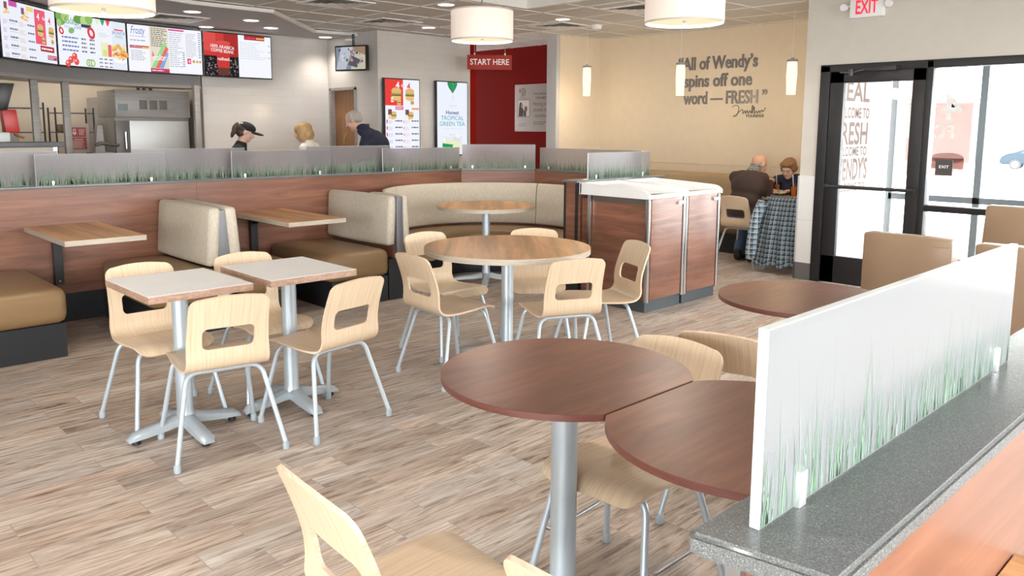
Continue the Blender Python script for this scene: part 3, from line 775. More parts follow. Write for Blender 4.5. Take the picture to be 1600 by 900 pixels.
ch(8.03, 4.545, 1, 0, 'bent plywood chair on which the man in the brown sweater sits')
ch(8.08, 3.98, 1, 0, 'bent plywood chair covered by the plaid coat')
GS = 'foreground plywood chairs with footrests'
stool0 = make_chair('dining_chair', 'plywood chair at the very bottom left of centre, back towards us', 'chair', (1.055, 1.345, 0), ang(.99, -.07), .46, True, GS)
def st(x, y, fx, fy, label): return dup(stool0, (x, y, 0), ang(fx, fy), label, GS)
st(1.17, .76, 1, 0, 'plywood chair at the bottom edge, only its back corner showing')
st(1.93, 1.475, -1, -.04, 'plywood chair whose seat shows under the two mahogany tables')
st(2.69, 1.49, .975, .22, 'plywood chair facing away toward the farther mahogany table')
st(2.02, .86, -1, 0, 'plywood chair mostly hidden behind the near granite cap')

# ------------------------------------------------------------------ tables
def cross_base(t, r=.27, col=.038, h=.73, rot=0.0, mat='silver', arms=4):
    bm = NB(); lathe(bm, [(col*1.25, .075), (col*1.12, .10), (col, .12), (col, h)], 24); obj('column', bm, M[mat], t)
    for k in range(arms):
        a = rot+2*PI*k/arms; ca, sa = math.cos(a), math.sin(a)
        bm = NB(); rows = []
        for u, zt, wd, th in ((.0, .098, .034, .05), (.06, .096, .033, .05), (.11, .082, .032, .045), (.2*r/.27, .066, .032, .038), (.25*r/.27, .055, .033, .03), (.275*r/.27, .034, .026, .014)):
            prof = [(-wd, zt-th), (-wd, zt-.012), (-wd*.55, zt), (wd*.55, zt), (wd, zt-.012), (wd, zt-th)]
            rows.append([bm.verts.new((ca*u-sa*o, sa*u+ca*o, z)) for o, z in prof])
        for p_, q_ in zip(rows, rows[1:]):
            for i in range(6): bm.faces.new((p_[i], p_[(i+1) % 6], q_[(i+1) % 6], q_[i]))
        bm.faces.new(rows[0]); bm.faces.new(rows[-1][::-1])
        arm = obj('base_arm', bm, M[mat], t)
        bm = NB(); u = .235*r/.27; lathe(bm, [(.017, 0), (.02, .004), (.018, .03)], 12, ca*u, sa*u); obj('glide', bm, M['black'], arm)
    bm = B((-.16, .16, -.03, .03, h-.014, h), (-.03, .03, -.16, .16, h-.014, h)); obj('top_plate', bm, M['blackmetal'], t)
def slab(bm, poly, z0, z1):
    prism(bm, poly, z0, z1, 1, 0)
    bmesh.ops.bevel(bm, geom=[e for e in bm.edges if all(abs(v.co.z-z1) < 1e-6 for v in e.verts)], offset=.0015, segments=1, affect='EDGES')
def white_table(cx, cy, label):
    t = thing('cafe_table', label, 'table', (cx, cy, 0), 0, 'white square tables')
    bm = NB(); slab(bm, [(-.243, -.283), (.243, -.283), (.243, .283), (-.243, .283)], .723, .757); obj('tabletop', bm, [M['white'], M['whiteedge']], t)
    cross_base(t, .27, .038, .724, 0)
white_table(1.468, 3.832, 'white-topped square table at the left, brown edge, two chairs')
white_table(2.040, 3.822, 'white-topped square table right of its twin, nearer the booth divider')
def round_poly(r, n=72, cut=None):
    if cut is None: return [(r*math.cos(2*PI*k/n), r*math.sin(2*PI*k/n)) for k in range(n)]
    a0 = math.asin(cut/r); out = []
    for k in range(n+1):
        a = -a0-(0)+(PI+2*a0)*k/n; out.append((r*math.cos(a), r*math.sin(a)))
    return out                                   # flat side at y = -cut
t = thing('round_table', 'large round oak-striped table ringed by five plywood chairs', 'table', (3.44, 3.60, 0), R(-42))
bm = NB(); slab(bm, round_poly(.525), .722, .757)
obj('tabletop', bm, [M['oak'], M['oakedge']], t, smooth=30); cross_base(t, .36, .038, .723, R(62))
t = thing('round_table', 'round oak-striped table inside the curved booth', 'table', (5.14, 5.68, 0), R(-42))
bm = NB(); slab(bm, round_poly(.47), .722, .757); obj('tabletop', bm, [M['oak'], M['oakedge']], t, smooth=30); cross_base(t, .33, .038, .723, R(87))
TH = .80; TR = .362
def mahog_table(cx, cy, rz, label, cut=.305):
    t = thing('round_table', label, 'table', (cx, cy, 0), rz, 'dark mahogany tables')
    bm = NB(); slab(bm, round_poly(TR, 72, cut) if cut else round_poly(TR), TH-.018, TH); obj('tabletop', bm, [M['mahog'], M['mahogedge']], t, smooth=30)
    cross_base(t, .27, .039, TH-.018, R(45)-rz)
mahog_table(1.672, 1.503, 0, 'round mahogany table with one straight edge, in the middle foreground')
mahog_table(1.672, .887, PI, 'mahogany table with one straight edge, partly behind the near glass panel')
mahog_table(3.18, 1.50, 0, 'farther round mahogany table between the glass panel and the bins', None)
def wall_table(x0, x1, y0, y1, label, bx):
    t = thing('booth_table', label, 'table', ((x0+x1)/2, (y0+y1)/2, 0)); w2, d2 = (x1-x0)/2, (y1-y0)/2
    bm = NB(); slab(bm, [(-w2, -d2), (w2, -d2), (w2, d2), (-w2, d2)], .722, .757); obj('tabletop', bm, [M['oak'], M['oakedge']], t)
    bm = NB(); x = bx
    poly = [(d2, .30), (d2-.045, .30), (d2-.05, .50), (d2-.05, .64), (d2-.14, .70), (-d2+.25, .715), (-d2+.25, .722), (d2, .722)]
    a = [bm.verts.new((x-.03, y, z)) for y, z in poly]; b = [bm.verts.new((x+.03, y, z)) for y, z in poly]; n = len(poly)
    bm.faces.new(a); bm.faces.new(b[::-1])
    for k in range(n): bm.faces.new((a[k], a[(k+1) % n], b[(k+1) % n], b[k]))
    br = obj('wall_bracket', bm, M['blackmetal'], t)
    bm = NB(); ellipsoid(bm, (x-.0, d2-.046, .33), .008, .006, .008, 10); obj('bolt', bm, M['chrome'], br)
wall_table(1.453, 1.962, 5.645, 6.678, 'oak-striped wall-hung table at the far left booth', -.05)
wall_table(3.02, 3.535, 5.62, 6.678, 'oak-striped wall-hung table between the two upholstered dividers', -.05)
t = thing('booth_table', 'pale oak table corner at the bottom right edge', 'table', (1.27, .03, 0))
bm = NB(); slab(bm, [(-.3, -.6), (.305, -.6), (.305, .303), (-.3, .303)], .716, .752); obj('tabletop', bm, [M['oak'], M['oakedge']], t); cross_base(t, .27, .038, .717, R(45))
t = thing('booth_table', 'oak table at which the two seated people eat', 'table', (8.40, 4.22, 0))
bm = NB(); slab(bm, [(-.25, -.46), (.25, -.46), (.25, .55), (-.25, .55)], .722, .757); obj('tabletop', bm, [M['oak'], M['oakedge']], t); cross_base(t, .24, .038, .723, R(45))

# ------------------------------------------------------------------ booth benches
def bench_seat(t, x0, x1, y0, y1):
    bm = NB(); cushion(bm, x0, x1, y0, y1, .22, .455, .055, .010); obj('seat_cushion', bm, M['tan'], t, smooth=60)
    bm = NB(); box(bm, x0+.02, x1-.02, y0+.01, y1, 0, .225); obj('plinth', bm, M['black'], t, smooth=0)
def back_cush(t, x0, x1, y0, y1, lean):
    bm = NB(); cushion(bm, x0, x1, y0, y1, .475, .905, .028, .008)
    for v in bm.verts: v.co.x += lean*(v.co.z-.475)/.43
    obj('back_cushion', bm, M['beige'], t, smooth=60)
Y0, Y1 = 5.63, 6.662
t = thing('booth_bench', 'brown vinyl booth seat cut off by the left edge', 'booth bench', (1.2, 5.65, 0))
bench_seat(t, -.45, .25, 0, 1.01)
t = thing('booth_bench', 'two-sided booth bench with beige back between the two wall tables', 'booth bench', (2.54, Y0, 0))
bench_seat(t, -.58, -.05, 0, Y1-Y0); bench_seat(t, .09, .56, 0, Y1-Y0)
back_cush(t, -.155, -.065, .04, Y1-Y0, .035); back_cush(t, .03, .12, .04, Y1-Y0, -.035)
obj('end_post', B((-.06, .03, .055, .10, .2, .885), bev=.002), M['post'], t); obj('divider_core', B((-.055, .025, .10, Y1-Y0, .2, .875)), M['cherry'], t, smooth=0)
obj('plinth', B((-.06, .10, .01, Y1-Y0, 0, .225)), M['black'], t, smooth=0)
t = thing('booth_bench', 'booth bench with beige back and steel end post beside the curved booth', 'booth bench', (4.10, Y0, 0))
bench_seat(t, -.72, -.125, 0, Y1-Y0)
back_cush(t, -.13, -.045, .03, Y1-Y0, .025); back_cush(t, .035, .12, .03, .55, -.02)
obj('end_post', B((-.035, .03, .02, .06, .045, .90), bev=.002), M['post'], t); obj('divider_core', B((-.05, .04, .06, Y1-Y0, .3, .89)), M['cherry'], t, smooth=0)
obj('plinth', B((-.13, .06, .012, Y1-Y0, 0, .36)), M['black'], t, smooth=0)
# curved booth
CX, CY = 5.16, 5.66
t = thing('curved_booth', 'curved corner booth with beige back and brown vinyl seat', 'booth bench', (CX, CY, 0))
def arc(r, a0, a1, n=48): return [(r*math.cos(R(a0+(a1-a0)*k/n)), r*math.sin(R(a0+(a1-a0)*k/n))) for k in range(n+1)]
segs = [(154, 120), (119.4, 16), (15.4, -68)]
for a0, a1 in segs:
    bm = NB(); sweep(bm, [(-.02, .475), (-.036, .49), (-.036, .58), (-.022, .80), (-.008, .885), (.006, .904), (.02, .91), (.038, .905), (.038, .475)], arc(.975, a0, a1, 30)); obj('back_cushion', bm, M['beige'], t, smooth=50)
for a0, a1 in ((148, 75), (74.5, 20), (19.5, -66)):
    bm = NB(); sweep(bm, [(-.40, .23), (-.42, .26), (-.42, .40), (-.40, .44), (-.36, .458), (.0, .455), (.02, .44), (.02, .23)], arc(.935, a0, a1, 30)); obj('seat_cushion', bm, M['tan'], t, smooth=50)
bm = NB(); sweep(bm, [(-.36, 0), (-.36, .23), (.02, .23), (.02, 0)], arc(.935, 147, -64, 60)); obj('plinth', bm, M['black'], t)
# three tan benches near the windows
def tan_bench(x, y0, y1, zt, label, flip=False, grp=None):
    t = thing('booth_bench', label, 'booth bench', (x, (y0+y1)/2, 0), PI if flip else 0); h = (y1-y0)/2
    bm = NB(); cushion(bm, -.02, .10, -h, h, .40, zt, .014, .003)
    for v in bm.verts:
        if v.co.x > .04: v.co.x += .07*(zt-v.co.z)/(zt-.40)
    obj('backrest', bm, M['tanlight'], t, smooth=50)
    bm = NB(); tube(bm, [(-.012, -h+.01, zt-.022), (-.012, h-.01, zt-.022)], .006, 8); tube(bm, [(-.018, -h+.012, zt-.045), (-.018, h-.012, zt-.045)], .003, 6); obj('piping', bm, M['tanlight'], t)
    bm = NB(); cushion(bm, .10, .56, -h, h, .24, .46, .05, .008); obj('seat_cushion', bm, M['tanlight'], t, smooth=60)
    obj('plinth', B((-.01, .5, -h+.01, h-.01, 0, .42)), M['black'], t, smooth=0)
tan_bench(4.75, 1.43, 1.91, .90, 'tan vinyl bench back beyond the glass panel, in front of the door')
tan_bench(4.70, .70, 1.30, .90, 'tan vinyl bench back at the right edge, behind the glass panel end')
tan_bench(6.98, .95, 1.86, .925, 'tan vinyl bench below the window, facing the camera', True)

# ------------------------------------------------------------------ waste bins
def bin_unit(x0, x1, label, first):
    W = x1-x0; t = thing('waste_bin', label, 'bin', (x0, 3.80, 0)); D = .725
    obj('plinth', B((.02, W-.01, .03, D, 0, .095)), pm('slate_kick', (.055, .07, .08), .4), t, smooth=0)
    obj('cabinet', B((.03, W-.03, .03, D, .095, .90)), M['cherry'], t, smooth=0)
    obj('door', B((.045, W-.05, -.0, .025, .105, .934), bev=.002), M['cherry'], t)
    for xa in (0, W-.035):
        bm = NB(); tube(bm, fillet([(xa+.018, .012, .09), (xa+.018, .012, .93)], .01), .019, 12)
        box(bm, xa, xa+.036, .0, .03, .09, .93, bev=.006)
        obj('corner_post', bm, M['chrome'], t)
    if first: obj('rear_post', B((0, .02, .61, .64, .09, .935), bev=.004), M['chrome'], t)
    bm = B((.018, .03, .04, .60, .885, .935)); obj('top_rail', bm, pm('taupe_rail', (.10, .085, .075), .5), t, smooth=0)
    obj('door_latch', B((W-.115, W-.045, -.02, .004, .875, .902), bev=.006), M['whitep'], t)
    # lid: tray with raised rim and a chute opening near the front
    z0 = .935; bm = NB(); L = -.012; Rr = W+.012 if not first else W; L = L if first else .0; F = -.012; Bk = D
    side = [(F, z0), (Bk, z0), (Bk, 1.035), (.11, 1.008), (.055, 1.003), (.02, .99), (F+.006, .972), (F, .962)]
    for xa in (L, Rr-.03):
        aa = [bm.verts.new((xa, y, z)) for y, z in side]; bb = [bm.verts.new((xa+.03, y, z)) for y, z in side]; bm.faces.new(aa[::-1]); bm.faces.new(bb)
        for k in range(8): bm.faces.new((aa[k], aa[(k+1) % 8], bb[(k+1) % 8], bb[k]))
    box(bm, L+.028, Rr-.028, F, F+.05, z0, .968, bev=.008); box(bm, L, Rr, Bk-.03, Bk, z0, 1.035, bev=.008)
    # sloped inner sheet, with the chute left open
    def quad(pts): bm.faces.new([bm.verts.new(q) for q in pts])
    a, b = L+.03, Rr-.03
    quad([(a, .20, z0+.015), (b, .20, z0+.015), (b, Bk-.03, z0+.075), (a, Bk-.03, z0+.075)])
    quad([(a, F+.05, z0+.03), (b, F+.05, z0+.03), (b, .07, z0+.02), (a, .07, z0+.02)])
    quad([(a, .07, z0+.02), (a+.07, .07, z0+.02), (a+.07, .20, z0+.015), (a, .20, z0+.015)])
    quad([(b-.07, .07, z0+.02), (b, .07, z0+.02), (b, .20, z0+.015), (b-.07, .20, z0+.015)])
    lid = obj('lid', bm, M['whitep'], t)
    obj('chute', B((a+.07, b-.07, .07, .20, z0-.12, z0+.005)), M['black'], lid, smooth=0)
bin_unit(5.19, 5.715, 'left one of the paired wood and chrome waste bins, white lid', True)
bin_unit(5.72, 6.255, 'right one of the paired wood and chrome waste bins, white lid', False)

# ------------------------------------------------------------------ lights of the room, plus added fill downlights
def light(name, kind, loc, power, col, parent=None, **k):
    d = bpy.data.lights.new(name, kind); d.energy = power; d.color = col
    for a, b in k.items(): setattr(d, a, b)
    o = bpy.data.objects.new(name, d); COL.objects.link(o); o.location = loc
    if parent: o.parent = parent
    return o
def drum(x, y, zb, label, r=.28, h=.27):
    t = thing('drum_pendant', label, 'pendant lamp', (x, y, zb), 0, 'drum pendants')
    bm = NB(); lathe(bm, [(r, 0), (r, h), (r-.006, h), (r-.006, 0), (r, 0)], 64, cap=False); obj('shade', bm, M['shade'], t)
    bm = NB(); lathe(bm, [(r+.001, 0), (r+.001, .012), (r-.007, .012), (r-.007, 0), (r+.001, 0)], 64, cap=False); lathe(bm, [(r+.001, h-.012), (r+.001, h), (r-.007, h), (r-.007, h-.012), (r+.001, h-.012)], 64, cap=False); obj('shade_rim', bm, pm('shade_trim', (.62, .55, .48), .7), t)
    bm = NB(); lathe(bm, [(r-.008, .022), (r-.008, .026)], 64); obj('diffuser', bm, M['shadein'], t)
    bm = NB(); lathe(bm, [(.002, -.005), (.012, 0), (.012, .022)], 12); obj('finial', bm, M['chrome'], t)
    bm = NB(); tube(bm, [(0, 0, .026), (0, 0, CT-zb)], .008, 8); lathe(bm, [(.06, CT-zb-.025), (.065, CT-zb)], 20); obj('stem', bm, M['chrome'], t)
    light('bulb_light', 'POINT', (0, 0, -.06), 26, (1, .90, .77), t, shadow_soft_size=.12)
drum(1.60, 5.09, 2.155, 'drum pendant lamp hanging above the left booths, before the menu boards')
drum(4.90, 5.47, 2.268, 'drum pendant lamp in the middle, above the curved booth')
drum(4.93, 3.345, 2.24, 'drum pendant lamp on the right, in front of the wall quotation')
def small_pendant(y, z0, z1, label):
    t = thing('tube_pendant', label, 'pendant lamp', (8.1, y, z0), 0, 'slim pendants by the quotation wall'); h = z1-z0
    bm = NB(); lathe(bm, [(.047, 0), (.049, h*.2), (.055, h*.55), (.052, h*.85), (.049, h-.03)], 28); obj('glass_tube', bm, M['tube'], t)
    bm = NB(); lathe(bm, [(.056, h-.032), (.056, h-.008), (.02, h-.004), (.012, h+.01)], 24); obj('cap', bm, M['steel'], t)
    bm = NB(); tube(bm, [(0, 0, h), (0, 0, CEIL-z0)], .0025, 6); obj('cord', bm, M['whitep'], t)
    light('bulb_light', 'POINT', (0, -.0, -.05), 9, (1, .78, .50), t, shadow_soft_size=.05)
small_pendant(6.98, 1.917, 2.315, 'slim white tube pendant near the wall corner')
small_pendant(5.523, 1.885, 2.275, 'slim white tube pendant overlapping the first letters of the quotation')
small_pendant(4.125, 1.862, 2.237, 'slim white tube pendant above the seated couple')
first = None
DL = [((3.63, 8.71), 1), ((3.77, 9.50), 1), ((4.29, 9.9), 1), ((4.40, 8.92), 1), ((4.90, 9.41), 1), ((5.92, 9.83), 1), ((6.42, 8.18), 0), ((5.36, 6.54), 0), ((7.02, 6.43), 0)]
NM = ['recessed downlight directly right of the left drum lamp', 'recessed downlight nearest the third menu board', 'recessed downlight closest above the coffee menu board', 'recessed downlight in the soffit beside its light edge strip',
      'recessed downlight above the right end of the coffee menu board', 'recessed downlight just left of the hanging monitor', 'recessed downlight left of the middle drum lamp, nearer the wall', 'recessed downlight above the middle drum lamp, top centre', 'recessed downlight right of the middle drum lamp']
for ((x, y), s), nm in zip(DL, NM):
    z = CEIL-(.036 if s else .001)
    if first is None:
        t = thing('downlight', nm, 'ceiling light', (x, y, z), 0, 'recessed downlights')
        bm = NB(); lathe(bm, [(.083, -.004), (.098, -.001), (.098, .006), (.083, .006), (.083, -.004)], 32, cap=False); obj('trim_ring', bm, M['whitep'], t)
        bm = NB(); lathe(bm, [(.083, -.0015), (.083, .003)], 32); obj('lens', bm, M['lampw'], t)
        first = t
    else: t = dup(first, (x, y, z), 0, nm, 'recessed downlights')
    l = light('bulb_light', 'SPOT', (0, 0, -.02), 20, (1, .90, .80), t, spot_size=R(120), spot_blend=.8, shadow_soft_size=.07)
for x, y in ((.2, 1.2), (.2, 3.4), (2.3, 1.2), (4.4, 1.2), (6.7, 1.9), (6.7, 4.0)):  # unseen fill downlights, added only to brighten the near tabletops
    t = dup(first, (x, y, CEIL-.001), 0, 'added fill downlight over the near dining tables, above the picture', 'added fill downlights above the picture')
    light('bulb_light', 'SPOT', (0, 0, -.02), 48, (1, .93, .85), t, spot_size=R(130), spot_blend=.8, shadow_soft_size=.08)
def vent(x, y, z, label):
    t = thing('ceiling_vent', label, 'air vent', (x, y, z), 0, 'square ceiling vents')
    bm = NB()
    for a, b, c, d in ((-.29, .29, -.29, -.25), (-.29, .29, .25, .29), (-.29, -.25, -.25, .25), (.25, .29, -.25, .25)): box(bm, a, b, c, d, -.008, .004)
    obj('frame', bm, M['whitep'], t)
    bm = NB()
    for r_ in (.22, .15, .08):
        for q in range(4):
            a = PI/2*q; ca, sa = math.cos(a), math.sin(a)
            vs = [bm.verts.new((ca*u-sa*v_, sa*u+ca*v_, z_)) for u, v_, z_ in ((r_, -r_, -.012), (r_, r_, -.012), (r_-.035, r_-.035, .0), (r_-.035, -r_+.035, .0))]; bm.faces.new(vs)
    box(bm, -.25, .25, -.25, .25, .001, .003, mi=1)
    obj('louvre', bm, [M['grid'], pm('vent_dark', (.26, .25, .24), .8)], t, smooth=0)
vent(3.69, 9.35, CEIL-.037, 'square ceiling vent above the third menu board'); vent(4.5, 7.25, CEIL-.002, 'square ceiling vent at the top edge, left of centre'); vent(5.75, 8.1, CEIL-.002, 'square ceiling vent left of the middle drum lamp'); vent(7.45, 6.85, CEIL-.002, 'square ceiling vent above the first slim pendant'); vent(6.97, 5.3, CEIL-.002, 'square ceiling vent left of the right drum lamp')
bm = NB(); lathe(bm, [(.02, -.055), (.05, -.05), (.06, -.03), (.065, 0)], 24); tag(obj('smoke_detector', bm, M['whitep'], None, (7.69, 6.48, CEIL)), 'small round white smoke detector on the ceiling', 'smoke detector')

# ------------------------------------------------------------------ menu boards and screens
BL = (.86, .885, .97); DK = (.16, .17, .24); RD = (.80, .05, .07); MG = (.80, .10, .20)
def burger(p, x, z, s):
    p.ell(x, z+.3*s, .5*s, .3*s, (.78, .48, .20)); p.rect(x-.5*s, x+.5*s, z-.02*s, z+.14*s, (.30, .42, .10)); p.rect(x-.48*s, x+.48*s, z-.16*s, z+.02*s, (.28, .12, .05)); p.rect(x-.5*s, x+.46*s, z-.2*s, z-.10*s, (.9, .6, .12)); p.ell(x, z-.3*s, .48*s, .18*s, (.80, .52, .24))
def fries(p, x, z, s, n=14):
    for k in range(n): p.ell(x+random.uniform(-.5, .5)*s, z+random.uniform(-.3, .35)*s, .28*s, .07*s, random.choice([(.9, .62, .15), (.86, .45, .12), (.75, .18, .10), (.95, .75, .35)]), 8, random.uniform(-1, 1))
def pic1():
    p = Pic(1.0, pre='glow'); p.rect(0, .93, 0, .52, BL)
    p.rect(.56, .75, .17, .50, (.84, .12, .20)); p.text('4', .60, .40, .10, (1, 1, 1), bold=.01); p.text('for', .70, .41, .05, (1, 1, 1), bold=.01); p.text('4', .80, .38, .10, MG, bold=.01)
    burger(p, .655, .30, .11); burger(p, .85, .30, .10); burger(p, .70, .21, .06); burger(p, .86, .21, .05)
    p.rect(.63, .88, .105, .16, (.45, .03, .05)); p.lines(.65, .86, .12, .145, 1, (1, .95, .9), .7, .1)
    p.rect(.75, .92, .03, .075, (.5, .06, .12)); p.lines(.76, .91, .035, .07, 2, (.95, .9, .92))
    p.rect(.14, .27, .47, .52, (.62, .10, .42)); p.rect(.42, .54, .46, .505, (.85, .68, .25))
    fries(p, .10, .42, .08); p.rect(.06, .11, .44, .50, (.28, .1, .1)); fries(p, .38, .40, .12); p.rect(.33, .38, .42, .48, (.25, .12, .25))
    for k in range(5):
        z = .33-.075*k
        p.lines(.03, .10, z-.03, z+.012, 3, (.55, .30, .50)); p.text('3.99 5.49', .13, z, .028, DK, width=.13); p.lines(.28, .40, z-.03, z+.015, 3, (.85, .5, .25)); p.text('4.29 5.79', .42, z-.01, .026, DK, width=.12)
        p.lines(.13, .27, z-.022, z-.008, 1, (.6, .55, .6))
    return p
def pic2():
    p = Pic(1.0, pre='glow'); p.rect(0, .93, 0, .52, (.90, .92, .99))
    for x, z, a, b, rr, c in ((.05, .48, .06, .08, .3, (.20, .42, .10)), (.11, .50, .05, .06, -.4, (.42, .62, .20)), (.30, .49, .09, .05, .2, (.16, .36, .08)), (.38, .47, .08, .07, -.6, (.50, .68, .28)), (.42, .50, .05, .05, 0, (.30, .52, .14)), (.18, .36, .04, .03, .4, (.25, .5, .2)), (.03, .42, .03, .04, 0, (.4, .6, .25))): p.ell(x, z, a, b, c, 16, rr)
    p.text('Salads', .09, .425, .10, (.10, .33, .16), width=.20, shear=.3); p.text('Daily', .22, .385, .06, (.16, .25, .55), width=.10, shear=.3); p.lines(.09, .2, .38, .41, 2, (.3, .45, .75))
    for x in (.33, .36, .39, .42): p.ell(x, .425, .022, .018, (.05, .06, .16), 12)
    for x, z, s in ((.44, .36, .05), (.05, .345, .03)): p.ell(x, z, s, s*1.3, (.72, .06, .08), 16, .4); p.ell(x, z, s*.45, s*.7, (.95, .82, .78), 12, .4)
    for x, z in ((.15, .06), (.20, .10), (.11, .02), (.22, .045)): p.ell(x, z, .034, .036, (.82, .10, .09)); p.ell(x-.008, z+.01, .012, .012, (.96, .62, .55), 10)
    for x in (.38, .41, .44): p.ell(x, .045, .03, .038, (.22, .42, .12)); p.ell(x, .045, .020, .028, (.80, .90, .62))
    for k in range(4):
        z = .275-.043*k; p.lines(.05, .27, z, z+.022, 1, (.14, .20, .45), .7, .15); p.text('5.99', .30, z, .03, DK, width=.07); p.text('7.99', .41, z, .03, DK, width=.07)
    for x, c in ((.53, (.80, .84, .60)), (.60, (.06, .42, .22)), (.675, (.80, .10, .16))): p.poly([(x-.035, .52), (x+.035, .52), (x+.012, .47), (x, .455), (x-.012, .47)], c); p.ell(x, .41, .004, .008, (.7, .75, .85), 8)
    p.lines(.54, .7, .33, .38, 3, (.62, .64, .74))
    p.rect(.56, .66, .13, .29, (.84, .88, .55)); p.rect(.585, .65, .13, .2, (.72, .78, .28)); p.rect(.66, .71, .13, .26, (.84, .16, .18)); p.ell(.61, .29, .05, .014, (.93, .95, .85))
    for r_ in range(3):
        for q in range(3): p.text('2.49', .53+.07*q, .09-.04*r_, .024, DK, width=.045)
    p.rect(.725, .93, 0, .52, (.80, .86, .96)); p.rect(.76, .89, .425, .44, (.85, .1, .12)); p.text('BACONATOR', .735, .385, .045, (.07, .16, .34), width=.185); p.text('FRIES', .775, .345, .042, (.3, .42, .6), width=.11)
    p.ell(.83, .10, .10, .03, (.97, .97, .99)); fries(p, .83, .19, .18, 46)
    return p
def pic3():
    p = Pic(1.0, pre='glow'); W1 = (.93, .945, 1.0); p.rect(0, .93, 0, .52, W1)
    p.text('Frosty', .04, .42, .12, (.10, .18, .52), width=.17, shear=.25); p.lines(.03, .22, .385, .4, 1, (.3, .36, .7)); p.lines(.03, .24, .335, .36, 1, (.3, .3, .45))
    p.rect(.02, .25, .26, .29, (.5, .03, .1)); p.rect(.16, .25, .262, .278, (.9, .6, .1)); p.text('redhead', .03, .268, .025, (1, .8, .8), width=.12); p.lines(.03, .24, .12, .24, 6, (.45, .45, .55))
    p.rect(.26, .495, .04, .52, (.80, .75, .62)); p.lines(.28, .48, .29, .51, 10, (.18, .16, .14), .45, .3)
    for q, c in enumerate(((.35, .72, .28), (.86, .16, .18), (.20, .42, .80))): p.poly([(.27+.05*q, .05), (.32+.05*q, .05), (.475+.02*q if q < 2 else .49, .22+.06*(2-q)), (.44+.018*q, .24+.06*(2-q))], c)
    p.poly([(.28, .18), (.32, .18), (.29, .245)], (.85, .25, .25)); p.text('color', .30, .14, .10, (1, 1, 1), width=.16, bold=.012)
    p.rect(.26, .495, 0, .045, (.55, .06, .16)); p.lines(.275, .48, .008, .035, 1, (.9, .75, .8))
    p.rect(.50, .70, .49, .51, (.82, .1, .3))
    for a, b in ((.505, .70), (.72, .88)): p.lines(a, b, .07 if a < .6 else .2, .48, 17, (.42, .42, .52), .32, .5)
    for k in range(12): p.rect(.885, .915, .485-.026*k, .495-.026*k, (.22, .24, .4))
    for k in range(7): p.rect(.67, .70, .24-.026*k, .25-.026*k, (.25, .25, .4))
    p.rect(.73, .78, .12, .185, (.84, .06, .20)); p.text('4', .742, .13, .06, (1, 1, 1)); burger(p, .815, .15, .035); burger(p, .86, .15, .03); burger(p, .9, .15, .03)
    return p
def pic4():
    p = Pic(1.0, pre='glow'); p.rect(0, .93, 0, .52, (.93, .945, 1.0)); p.rect(0, .465, 0, .52, (.42, .035, .03)); p.rect(0, .27, .25, .52, (.62, .055, .05)); p.rect(0, .16, .3, .52, (.74, .09, .08))
    p.rect(0, .465, 0, .24, (.018, .014, .016))
    for k in range(170): p.ell(random.uniform(.012, .453), random.uniform(.01, .235), .011, .006, random.choice([(.20, .17, .18), (.42, .40, .42), (.09, .07, .07), (.05, .04, .04)]), 8, random.uniform(-1.5, 1.5))
    p.poly([(.17, .02), (.32, .02), (.345, .40), (.15, .40)], (.60, .05, .045)); p.poly([(.175, .01), (.315, .01), (.325, .10), (.165, .10)], (.14, .05, .035)); p.ell(.247, .405, .102, .022, (.72, .10, .09)); p.rect(.155, .34, .37, .40, (.70, .08, .07))
    p.text('100% ARABICA', .08, .345, .055, (1, .93, .93), width=.32, bold=.012, a=-.06); p.text('COFFEE BEANS', .085, .295, .055, (1, .93, .93), width=.30, bold=.012, a=-.06); p.text('redhead', .17, .19, .055, (1, .95, .95), width=.155, bold=.01)
    p.rect(.54, .83, .465, .52, (.42, .03, .05)); p.rect(.71, .825, .48, .498, (.85, .55, .1)); p.text('redhead', .56, .48, .035, (.9, .15, .2), width=.13)
    p.lines(.48, .9, .22, .44, 9, (.62, .64, .74), .25, .55)
    for k in range(3): p.rect(.88, .91, .40-.075*k, .41-.075*k, (.4, .42, .55))
    return p
def screen_thing(name, label, pic, a, b, zb, H, W, off=.0, grp=None, mount=True):
    """a: left end seen from the room, b: right end"""
    d = Vector((b[0]-a[0], b[1]-a[1])); an = math.atan2(d.y, d.x); L = d.length
    t = thing(name, label, 'screen', (a[0], a[1], zb), an, grp)
    obj('bezel', B((.003, L-.003, 0, .05, 0, H), bev=.004), M['bezel'], t)
    s = pic.done('display', t, (.015*1, -.0012, .014)); sx, sz = (L-.03)/W[0], (H-.028)/W[1]; s.scale = (sx, 1, sz)
    if mount: obj('wall_mount', B((L*.3, L*.7, .05, .10, H*.3, H*.7)), M['blackmetal'], t, smooth=0)
    return t
MB = 'menu boards above the pass'
for nm, f, k in (('leftmost overhead menu board with the red combo block', pic1, 3), ('overhead menu board with salads, tomatoes and fries', pic2, 2), ('overhead menu board with the blue script heading and coloured stripes', pic3, 1), ('overhead menu board with the red coffee cup', pic4, 0)):
    screen_thing('menu_board', nm, f(), CH[k+1], CH[k], 2.118, .56, (.93, .52), grp=MB)
p = Pic(1.0, pre='glow'); p.rect(0, .56, 0, 1.0, (.90, .92, 1.0)); p.rect(0, .29, .66, 1.0, (.84, .06, .05))
p.text('4', .17, .88, .13, (1, 1, 1), bold=.01); p.text('for', .26, .90, .06, (1, .8, .8), bold=.01); p.text('4', .35, .87, .13, MG, bold=.01)
burger(p, .18, .80, .16); burger(p, .40, .80, .15); burger(p, .22, .70, .07); burger(p, .44, .70, .06); p.lines(.09, .15, .70, .77, 3, (1, 1, 1), .6); p.rect(.16, .29, .605, .65, (.75, .12, .25)); p.lines(.17, .28, .612, .645, 2, (1, .85, .9))
